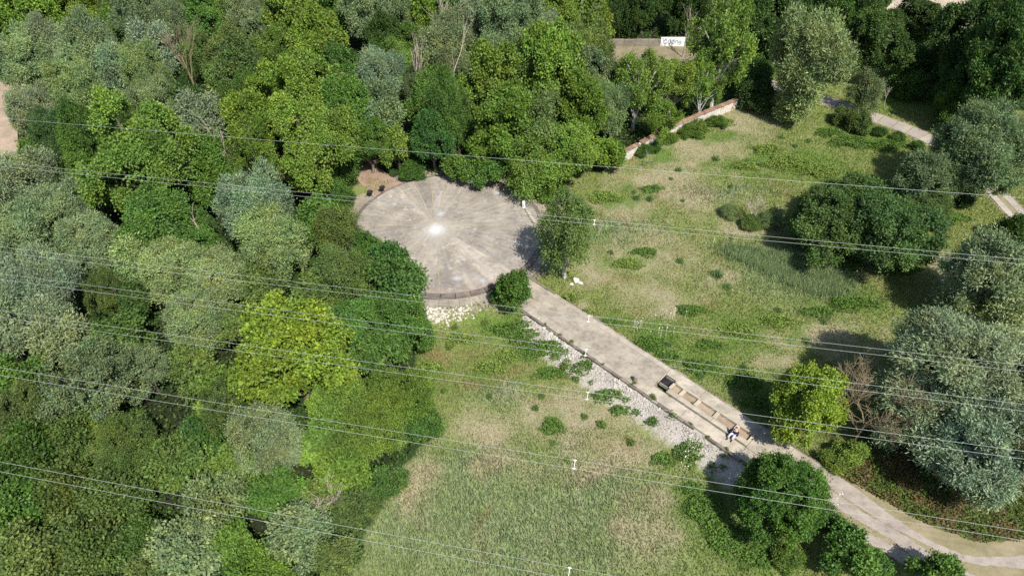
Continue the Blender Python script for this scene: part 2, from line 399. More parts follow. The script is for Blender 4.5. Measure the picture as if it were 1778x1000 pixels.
# ------------------------------------------------------------------ round concrete platform, slab by slab
plat = empty('round_platform', (DISC[0], DISC[1], 0)); tag(plat, 'round concrete platform of weathered wedge slabs ringed by trees', 'platform')
HUB = np.array([-6.8, 50.6]) - DISC                    # the joints run together here
def on_circle(a, R):                                    # from the hub at angle a out to radius R about the centre
    d = np.array([math.cos(a), math.sin(a)]); b = HUB @ d; c = HUB @ HUB - R * R
    return HUB + d * (-b + math.sqrt(b * b - c))
NS = 26
ang = [2 * math.pi * i / NS + random.uniform(-.025, .025) for i in range(NS)]
base_col = [random.uniform(.9, 1.08) for _ in range(NS)]
ramp_a = math.atan2(40.7 - 50.6, 2.7 + 6.8)
for i in range(NS):
    a0 = ang[i]; a1 = ang[(i + 1) % NS] + (2 * math.pi if i == NS - 1 else 0)
    am = (a0 + a1) / 2
    da = abs((am - ramp_a + math.pi) % (2 * math.pi) - math.pi)
    db = abs((am - ramp_a) % (2 * math.pi) - math.pi)
    worn = max(math.exp(-(da / .25) ** 2) * .55, math.exp(-(db / .2) ** 2) * .4)       # wheel-worn pale slabs
    cuts = [0.06, random.uniform(.25, .5), random.uniform(.55, .9), 1.0]
    g0 = .027
    for j in range(3):
        pts = []
        def at(a, f, side):
            e = on_circle(a, DR) ; p = HUB + (e - HUB) * f
            t = np.array([-math.sin(a), math.cos(a)]); return p + t * side * g0
        nseg = 4
        f0 = cuts[j] + .0012; f1 = cuts[j + 1] - (.0012 if j < 2 else 0)
        for q in range(nseg + 1): pts.append(at(a0 + (a1 - a0) * q / nseg, f1, (1 if q == 0 else -1 if q == nseg else 0)))
        for q in range(nseg, -1, -1): pts.append(at(a0 + (a1 - a0) * q / nseg, f0, (1 if q == 0 else -1 if q == nseg else 0)))
        s = base_col[i] * random.uniform(.95, 1.05) * (1 + worn * .6)
        if j == 2 and worn < .1: s *= .93
        V, Fq = prism(pts, .1, .45 + random.uniform(-.008, .008), .012)
        link('slab', poly_mesh('slab', V, Fq), plat, M_DISC, (s * 1.02, s, s * .97))
pts = [on_circle(a, DR) * .0 + HUB + (on_circle(a, DR) - HUB) * .056 for a in [2 * math.pi * i / 20 for i in range(20)]]
V, Fq = prism(pts, .1, .452, .02); link('hub_slab', poly_mesh('hub_slab', V, Fq), plat, M_CONC, (1.25, 1.25, 1.25))
V, Fq = prism([(math.cos(a) * DR * .995, math.sin(a) * DR * .995) for a in np.linspace(0, 2 * math.pi, 72, endpoint=False)], -.2, .435)
me = poly_mesh('joint_bed', V, Fq); link('joint_bed', me, plat, concrete('joint_earth', (.46, .38, .22), (.33, .28, .15), 1.5, .3))
for i in range(44):                                     # rim kerb, block by block
    a0 = 2 * math.pi * i / 44 + .002; a1 = 2 * math.pi * (i + 1) / 44 - .002
    am = (a0 + a1) / 2
    low = math.sin(am) > .55
    pts = [(math.cos(a) * r, math.sin(a) * r) for r, aa in ((DR + .02, (a0, a1)), (DR + .42, (a1, a0))) for a in aa][::-1]
    s = random.uniform(.75, 1.1)
    gate = abs((am - math.atan2(-8.0, 6.2) + math.pi) % (2 * math.pi) - math.pi) < .14
    V, Fq = prism(pts, -.3, (.30 if low else .40) + random.uniform(-.02, .02) + (0.03 if gate else 0), .03)
    link('rim_kerb', poly_mesh('rim_kerb', V, Fq), plat, M_CONC if gate else M_KERB, (s * 1.15, s * 1.1, s * 1.1))
for i in range(30):                                     # lower walk round the front
    a0 = -2.75 + i * .09; a1 = a0 + .086
    pts = [(math.cos(a) * r, math.sin(a) * r) for r, aa in ((DR + .48, (a0, a1)), (DR + 1.25 + random.uniform(-.2, .1), (a1, a0))) for a in aa][::-1]
    s = random.uniform(.75, 1.05); V, Fq = prism(pts, -.3, .16 + random.uniform(-.02, .02), .03)
    link('walk_slab', poly_mesh('walk_slab', V, Fq), plat, M_CONC, (s, s * .98, s * .95))
# worn paint and plaster spots that lie on the slabs
def paint_mat(name, col, r0=.95, r1=.15, top=1.0):
    m, t, out = nt(name); tc = N(t, 'TexCoord'); f = noise(t, tc.outputs['Object'], 4, 6, .7)
    ln = t.nodes.new('ShaderNodeVectorMath'); ln.operation = 'LENGTH'; t.links.new(tc.outputs['Object'], ln.inputs[0])
    h = math_(t, 'ADD', ln.outputs['Value'], math_(t, 'MULTIPLY', math_(t, 'SUBTRACT', f, .5), .9))
    fac = ramp(t, h, [(r1, (top,) * 3), (r0, (0, 0, 0))])
    p = pbsdf(t, col, .7, .3); tr = N(t, 'BsdfTransparent'); ms = N(t, 'MixShader'); t.links.new(fac, ms.inputs[0])
    t.links.new(tr.outputs[0], ms.inputs[1]); t.links.new(p.outputs[0], ms.inputs[2]); t.links.new(ms.outputs[0], out.inputs[0]); return m
M_PAINT = paint_mat('worn_white_paint', (.66, .65, .62), .85, .08); M_PAINT2 = paint_mat('worn_pale_paint', (.52, .53, .53), .85, .1, .75)
M_DUST = paint_mat('chalky_dust', (.62, .57, .50), .9, .0, .6)
def patch(px, py, r, mat, lab, sq=1.0, dz=0):
    c = g(px, py, .47); a = np.linspace(0, 2 * math.pi, 24, endpoint=False)
    V = [(math.cos(t) * (1 + .12 * math.sin(3 * t + px)), math.sin(t) * (1 + .1 * math.cos(4 * t + py)), 0) for t in a]
    o = link('paint_patch', poly_mesh('paint_patch', V, [tuple(range(24))]), plat, mat)
    o.location = (c[0] - DISC[0], c[1] - DISC[1], .468 + .001 * (px % 3) + dz); o.scale = (r, r * sq, 1); o['label'] = lab
patch(757, 399, 2.6, M_DUST, 'pale chalky dust round the hub', 1, -.002)
patch(757, 399, 1.35, M_PAINT, 'bright white worn paint spot at the hub')
patch(765, 371, .75, M_PAINT2, 'pale paint spot behind the hub')
patch(794, 483, .85, M_PAINT2, 'white plaster smear near the front rim', .6)
patch(838, 487, .55, M_PAINT2, 'small white plaster spot near the front rim')
patch(864, 335, .8, M_PAINT2, 'pale spot beside the far rim', .6)

# ------------------------------------------------------------------ concrete ramp with its row of pits
rmp = empty('concrete_ramp', tuple(W(10, 0, 0))); tag(rmp, 'long straight cracked concrete ramp running up to the round platform', 'ramp')
off = W(10, 0, 0)
def rprism(name, u0, u1, v0, v1, z0, z1, mat, color=(1, 1, 1), parent=rmp, ch=.012, jit=.0):
    pts = [W(u0, v0)[:2], W(u1, v0)[:2], W(u1, v1)[:2], W(u0, v1)[:2]]
    pts = [p - off[:2] + (RNG.random(2) - .5) * 2 * jit for p in pts]
    V, Fq = prism(pts, z0, z1, ch); return link(name, poly_mesh(name, V, Fq), parent, mat, color)
def cc(a, b, warm=1.0):
    s = random.uniform(a, b); return (s * 1.02 * warm, s, s * .97)
ZT = .30
us = [-1.0, 4.2, 8.6, 11.0, 13.9, 17.0, 18.4, 20.7, 22.9]
for i in range(len(us) - 1):
    a, b = us[i] + .008, us[i + 1] - .008
    zj = lambda: ZT + random.uniform(-.006, .006)
    if us[i] < 10.9:
        rprism('slab', a, b, -1.72, -.95, -.3, zj(), M_CONC, cc(.98, 1.04))
        rprism('slab', a, b, -.94, .98, -.3, zj(), M_CONC, cc(.92, .97))
        rprism('slab', a, b, .99, 1.42, -.3, zj(), M_CONC, cc(1.0, 1.1))
    else:
        rprism('slab', a, b, -1.72, -.76, -.3, zj(), M_CONC, cc(1.12, 1.22))
        if us[i] < 18: rprism('slab', a, b, .60, 1.45, -.3, zj(), M_CONC, cc(1.06, 1.18))
        else: rprism('slab', a, b, -.72, 1.45, -.3, zj(), M_CONC, cc(.92, 1.02))
        rprism('gutter', a, b, -.745, -.66, -.3, ZT - .07, M_KERB)
rprism('slab', -3.6, -1.01, -.25, 1.25, -.3, ZT - .01, M_CONC, cc(.98, 1.05)); rprism('slab', -3.5, -1.01, -1.5, -.27, -.3, ZT - .05, M_CONC, cc(.85, .92))
rprism('edge_stone', -3.3, -.2, 1.27, 1.42, -.3, ZT + .04, M_KERB, (1.2, 1.15, 1.1)); rprism('edge_stone', -2.2, -1.2, -.30, -.2, -.2, ZT + .1, M_KERB)
u = -1.0
while u < 19.4:                                         # broken kerb along the stony bank, one stone after another
    L = random.uniform(.5, 1.1)
    if random.random() < .88:
        s = random.uniform(.8, 1.5); rprism('kerb_stone', u + .02, min(u + L - .02, 19.5), -1.93 + random.uniform(-.03, .03), -1.745, -.4, ZT + random.uniform(-.05, .05), M_KERB, (s, s * .97, s * .93), jit=.015)
    u += L
u = .8
while u < 22.5:
    L = random.uniform(.6, 1.2); s = random.uniform(.9, 1.9)
    rprism('edge_stone', u + .02, u + L - .02, 1.44 + random.uniform(0, .02), 1.60 + random.uniform(-.04, .05), -.3, ZT - random.uniform(.0, .08), M_KERB, (s, s * .96, s * .9), jit=.02); u += L
# pits
pit = empty('pit_frame', tuple(W(14.6, 0, ZT)))
tag(pit, 'low concrete frame of sand-filled pits set into the ramp', 'pit frame')
offp = W(14.6, 0, 0)
def pprism(name, u0, u1, v0, v1, z0, z1, mat, color=(1, 1, 1), parent=pit, ch=.015, jit=.006):
    pts = [W(u0, v0)[:2], W(u1, v0)[:2], W(u1, v1)[:2], W(u0, v1)[:2]]
    pts = [p - offp[:2] + (RNG.random(2) - .5) * 2 * jit for p in pts]
    V, Fq = prism(pts, z0 - ZT, z1 - ZT, ch); return link(name, poly_mesh(name, V, Fq), parent, mat, color)
M_PIT = concrete('pit_concrete', (.45, .40, .325), (.36, .32, .255), 1.0, .4)
pu = [11.98, 12.85, 14.1, 15.6, 17.15, 18.2]
for i in range(5):
    pprism('long_wall', pu[i] + .006, pu[i + 1] - .006, -.655, -.34, -.2, .40 + random.uniform(-.008, .008), M_PIT, cc(.9, 1.0))
    pprism('ledge', pu[i] + .006, pu[i + 1] - .006, -.335, -.21, -.2, .33, M_PIT, cc(.8, .9))
    pprism('long_wall', pu[i] + .006, pu[i + 1] - .006, .42, .58, -.2, .37 + random.uniform(-.008, .008), M_PIT, cc(.95, 1.05))
    pprism('sand_fill', pu[i] + .12, pu[i + 1] - .12, -.2, .41, -.2, .16 + .02 * (i % 2), M_SAND, cc(.85, 1.1))
pprism('end_wall', 18.205, 18.388, -.655, .58, -.2, .37, M_PIT, cc(.95, 1.05))
for i in range(5):
    w = .13 if 0 < i < 5 else .1
    pprism('cross_wall', pu[i] - w, pu[i] + w, -.204, .414, -.2, .36 + random.uniform(-.008, .008), M_PIT, cc(1.0, 1.15))
# open steel hatch at the head of the row
hat = empty('steel_hatch', tuple(W(11.5, .2, ZT))); tag(hat, 'open dark steel hatch box at the head of the pit row', 'hatch')
offh = W(11.5, .2, 0)
def hprism(name, u0, u1, v0, v1, z0, z1, mat, color=(1, 1, 1)):
    pts = [W(u0, v0)[:2] - offh[:2], W(u1, v0)[:2] - offh[:2], W(u1, v1)[:2] - offh[:2], W(u0, v1)[:2] - offh[:2]]
    V, Fq = prism(pts, z0, z1, .006); return link(name, poly_mesh(name, V, Fq), hat, mat, color)
hprism('floor_plate', 11.136, 11.86, -.24, .62, -.24, -.2, M_STEEL)
hprism('side_plate', 11.10, 11.135, -.25, .66, -.24, .07, M_STEEL); hprism('side_plate', 11.14, 11.86, .625, .66, -.24, .07, M_STEEL)
hprism('side_plate', 11.865, 11.9, -.25, .66, -.24, .06, M_STEEL); hprism('side_plate', 11.14, 11.86, -.25, -.244 + .03, -.24, .06, M_PIT)
hprism('collar', 10.98, 11.095, -.3, .7, -.1, .05, M_PIT); hprism('collar', 11.1, 11.9, .665, .75, -.1, .06, M_PIT)
# bollard stump
bo = empty('stone_bollard', tuple(W(9.8, -1.35, ZT))); tag(bo, 'squat grey concrete stump standing at the ramp edge', 'bollard')
V, Fq = merge([tube([(0, 0, 0), (0, 0, .3), (.01, 0, .48)], [.17, .16, .14], 8)]); link('post', poly_mesh('post', V, Fq), bo, M_CONC, (.75, .73, .72))
V, Fq = tube([(.01, 0, .48), (.01, 0, .52)], [.15, .12], 8); link('cap', poly_mesh('cap', V, Fq), bo, M_CONC, (.95, .93, .9))

# ------------------------------------------------------------------ leaves, crowns, trunks
def leaf_quads(P, T, Nn, L, Wd, fold=.25):
    """rhombic leaves: P base, T axis, Nn normal (arrays); returns verts, quads"""
    T = T / (np.linalg.norm(T, axis=1)[:, None] + 1e-9)
    S = np.cross(T, Nn); S /= (np.linalg.norm(S, axis=1)[:, None] + 1e-9); Nv = np.cross(S, T)
    L = np.broadcast_to(L, len(P))[:, None]; Wd = np.broadcast_to(Wd, len(P))[:, None]
    a = P; b = P + T * L * .5 + S * Wd * .5 + Nv * Wd * fold; c = P + T * L; d = P + T * L * .5 - S * Wd * .5 + Nv * Wd * fold
    V = np.stack([a, b, c, d], 1).reshape(-1, 3); F = np.arange(len(P) * 4).reshape(-1, 4)
    return V, F
def unit(rng, n):
    v = rng.normal(size=(n, 3)); return v / np.linalg.norm(v, axis=1)[:, None]
NLEAF = []
STYLE = {  # leaf length, width, big boughs, sub-boughs per bough, bough radius, sub-bough radius share, clump radius, lean, stretch, leaves per clump
 'w': dict(L=.21, W=.062, M=9, S=15, R=(.28, .52), r=(.24, .44), rc=.29, lean=.55, stretch=1.8, per=26, spread=(.42, .86)),
 'b': dict(L=.165, W=.125, M=8, S=15, R=(.26, .52), r=(.24, .46), rc=.28, lean=.12, stretch=1.1, per=19, spread=(.40, .86)),
 'd': dict(L=.15, W=.085, M=11, S=14, R=(.30, .44), r=(.28, .44), rc=.25, lean=.5, stretch=1.5, per=20, spread=(.46, .78)),
 'r': dict(L=.15, W=.085, M=14, S=16, R=(.42, .48), r=(.24, .34), rc=.22, lean=.55, stretch=1.7, per=20, spread=(.5, .56)),
 's': dict(L=.15, W=.08, M=8, S=14, R=(.30, .44), r=(.24, .40), rc=.32, lean=-.8, stretch=2.2, per=19, spread=(.48, .72)),
 'h': dict(L=.15, W=.08, M=8, S=14, R=(.32, .44), r=(.24, .40), rc=.32, lean=-.8, stretch=2.2, per=21, spread=(.48, .70)),
 'a': dict(L=.16, W=.105, M=9, S=10, R=(.28, .42), r=(.22, .38), rc=.31, lean=.2, stretch=1.4, per=18, spread=(.5, .78)),
}
FORM = {'r': .95, 'w': 1.2, 'b': 1.25, 'd': .78, 's': 1.15, 'h': 1.42, 'a': 1.35}        # crown centre height / crown radius
def make_template(style, a, seed):
    st = STYLE[style]; rng = np.random.default_rng(seed); zc = FORM[style] * a
    M = st['M'] + (2 if a > 4 else 0) - (2 if a < 2 else 0); major = []
    for k in range(M):                                  # big boughs, spread over the upper part of the crown
        zz = 1 - (k + .5) / M * (1.55 if style != 'd' else 1.45); an = k * 2.39996 + rng.uniform(-.45, .45); rr_ = math.sqrt(max(0, 1 - zz * zz))
        d = np.array([rr_ * math.cos(an), rr_ * math.sin(an), zz]); R = a * rng.uniform(*st['R'])
        major.append((d * a * rng.uniform(*st['spread']) * np.array([1, 1, 1.08]), R))
    major.append((np.zeros(3), .34 * a))
    mc = np.array([m[0] for m in major]); mR = np.array([m[1] for m in major])
    CC = []; CD = []; CT = []; cen = []; rad = []
    big = 1.0 if a < 4 else 1.2
    rc0 = st['rc'] * big
    for k, (c, R) in enumerate(major):
        n = st['S'] if k < M else 6
        d = unit(rng, n * 3); ctr = c / (np.linalg.norm(c) + 1e-6); d = d[(d @ ctr > -.45) | (k == M)][:n]
        bt = rng.uniform(.84, 1.16)
        for q in d:
            p = c + q * R * rng.uniform(.62, 1.0); r = R * rng.uniform(*st['r'])
            dist = np.linalg.norm(p - mc, axis=1) / mR; dist[k] = 9
            if dist.min() < .62 or (style != 'r' and rng.random() < .1): continue
            cen.append(p); rad.append(r)
            m = int(4 * math.pi * r * r / rc0 ** 2 * .95) + 3
            e = unit(rng, m); pp = p + e * r * rng.uniform(.6, 1.05, (m, 1)); out_ = (q * .8 + ctr * .4)
            keep = (e @ out_ > -.35)
            dd_ = np.linalg.norm(pp[:, None] - mc[None], axis=2) / mR[None]; keep &= dd_.min(1) > .55
            st_ = bt * rng.uniform(.86, 1.14)
            CC.append(pp[keep]); CD.append((e + out_ * .7)[keep]); CT.append(st_ * rng.uniform(.84, 1.16, keep.sum()))
    cen = np.array(cen); rad = np.array(rad)
    CC = np.concatenate(CC); CD = np.concatenate(CD); CT = np.concatenate(CT); CD /= np.linalg.norm(CD, axis=1)[:, None]
    f = a / np.percentile(np.hypot(CC[:, 0], CC[:, 1]), 97); CC *= f; cen *= f
    if style == 'd': CC[:, 2] *= 1.0
    per = st['per']
    n = len(CC) * per; idx = np.repeat(np.arange(len(CC)), per)
    axisd = CD[idx] + np.array([0, 0, 1.0]) * st['lean'] + rng.normal(size=(n, 3)) * .15
    axisd /= np.linalg.norm(axisd, axis=1)[:, None]
    rc = rc0 * rng.uniform(.65, 1.3, len(CC))[idx][:, None]
    off = rng.normal(size=(n, 3)) * rc * .46
    along = (off * axisd).sum(1)[:, None]; off += axisd * along * (st['stretch'] - 1)
    P = CC[idx] + off
    T = axisd * .8 + rng.normal(size=(n, 3)) * .65
    Nn = CD[idx] * .6 + np.array([0, 0, .5]) + rng.normal(size=(n, 3)) * .42
    L = st['L'] * big * rng.uniform(.65, 1.35, n); Wd = st['W'] * big * rng.uniform(.7, 1.25, n)
    tone = CT[idx] * rng.uniform(.76, 1.24, n)
    ni = int(n * .06); d = unit(rng, ni); Pi = d * a * rng.uniform(.1, .6, (ni, 1))      # inner leaves
    P = np.r_[P, Pi]; T = np.r_[T, rng.normal(size=(ni, 3))]; Nn = np.r_[Nn, d + np.array([0, 0, .5])]
    L = np.r_[L, np.full(ni, st['L'] * 2)]; Wd = np.r_[Wd, np.full(ni, st['L'] * 1.2)]; tone = np.r_[tone, rng.uniform(.7, 1, ni)]
    P[:, 2] += zc; ok = P[:, 2] > .05
    P, T, Nn, L, Wd, tone = P[ok], T[ok], Nn[ok], L[ok], Wd[ok], tone[ok]
    V, F = leaf_quads(P, T, Nn, L, Wd)
    crown = mesh_np('crown', V, F, tone=tone); crown.materials.append(M_WILLOW if style == 'w' else M_LEAF)
    NLEAF.append(len(P))
    # trunk and limbs
    parts = []; r0 = .045 * a + .05; top = zc * .78
    w = rng.normal(size=(4, 2)) * .05 * a; w[0] = 0
    tp = [(w[i][0], w[i][1], -.15 + (top + .15) * i / 3) for i in range(4)]
    parts.append(tube(tp, [r0 * 1.25, r0, r0 * .8, r0 * .55], 7))
    order = rng.permutation(len(rad))[:18]
    for k in order:
        s = rng.uniform(.35, .95); i = s * 3; i0 = min(2, int(i)); q = np.array(tp[i0]) * (1 - (i - i0)) + np.array(tp[i0 + 1]) * (i - i0)
        e = cen[k] * 1.02 + np.array([0, 0, zc]); m = (q + e) / 2 + np.array([0, 0, .08 * a]) + rng.normal(size=3) * .06 * a
        parts.append(tube([q, m, e], [r0 * .42, r0 * .28, r0 * .08], 5))
        for _ in range(4):
            dv = unit(rng, 1)[0] + (e - np.array([0, 0, zc])) / a * .8; e2 = e + dv * rad[k] * rng.uniform(.7, 1.25); parts.append(tube([m * .3 + e * .7, e2], [r0 * .13, .009], 4))
    V, Fq = merge(parts); trunk = poly_mesh('trunk', V, Fq)
    return dict(a=a, zc=zc, crown=crown, trunk=trunk)
TPL = {}
seed = 100
for style, sizes in {'w': [(1.6, 2), (3.0, 3), (5.2, 1)], 'b': [(1.5, 2), (2.9, 3), (5.0, 2)], 'd': [(1.4, 2), (3.2, 2)], 's': [(2.4, 2)], 'h': [(2.2, 1)], 'r': [(2.8, 1)], 'a': [(3.4, 2)]}.items():
    for a, n in sizes:
        for _ in range(n):
            seed += 1; TPL.setdefault(style, []).append(make_template(style, a, seed))
trunk_mats = {}
def trunk_mesh(t, mat):
    key = (id(t['trunk']), mat.name)
    if key not in trunk_mats:
        m = t['trunk'].copy(); m.materials.append(mat); trunk_mats[key] = m
    return trunk_mats[key]
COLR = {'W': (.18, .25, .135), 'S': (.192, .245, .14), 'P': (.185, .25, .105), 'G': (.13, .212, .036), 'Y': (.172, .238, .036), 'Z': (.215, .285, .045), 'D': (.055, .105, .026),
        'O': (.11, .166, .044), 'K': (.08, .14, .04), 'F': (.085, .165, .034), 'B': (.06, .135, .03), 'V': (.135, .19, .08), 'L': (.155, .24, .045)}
TREES = []
def place_tree(px, py, r, k, style, col, label, group=None, bark_m=None, kind=None, bare=False):
    tl = TPL[style]; dist = 60.0; z = 0
    for _ in range(10):
        a = r * dist / FPX
        best = min(tl, key=lambda t: abs(math.log(t['a'] / a)))
        zc = best['zc'] / best['a'] * a * k
        p = g(px, py, zc + z); z = float(hgt(p[0], p[1])); dist = float((p - np.array([0, 0, CAM_H])) @ FW)
    same = [t for t in tl if abs(t['a'] - best['a']) < .01]
    t = random.choice(same); s = a / t['a']
    bush = style == 'd' and k < 1.15
    o = empty(kind or ('bush' if bush else 'tree'), (p[0], p[1], z), random.uniform(0, 6.28)); fx = random.uniform(.9, 1.12); o.scale = (s * fx, s / fx, s * k); o.rotation_euler[0] = random.gauss(0, .05); o.rotation_euler[1] = random.gauss(0, .05)
    tag(o, label, 'bush' if bush else 'tree', group)
    c = np.array(COLR[col]) * random.uniform(1.06, 1.28) * (.8 if style == 'd' and col in 'OFG' and py > 560 else .85 if style == 'd' else 1) * np.array([random.uniform(.93, 1.08), 1, random.uniform(.85, 1.15)])
    link('trunk', trunk_mesh(t, bark_m or M_BARK), o)
    link('crown', t['crown'], o, color=tuple(c))
    TREES.append((p[0], p[1], a)); return o
def world_tree(x, y, a, k, style, col, label):
    tl = TPL[style]; best = min(tl, key=lambda t: abs(math.log(t['a'] / a))); s = a / best['a']
    o = empty('tree', (x, y, float(hgt(x, y))), random.uniform(0, 6.28)); o.scale = (s, s, s * k); tag(o, label, 'tree')
    link('trunk', trunk_mesh(best, M_BARK), o); link('crown', best['crown'], o, color=COLR[col]); return o
exec_table = []
T = exec_table.append
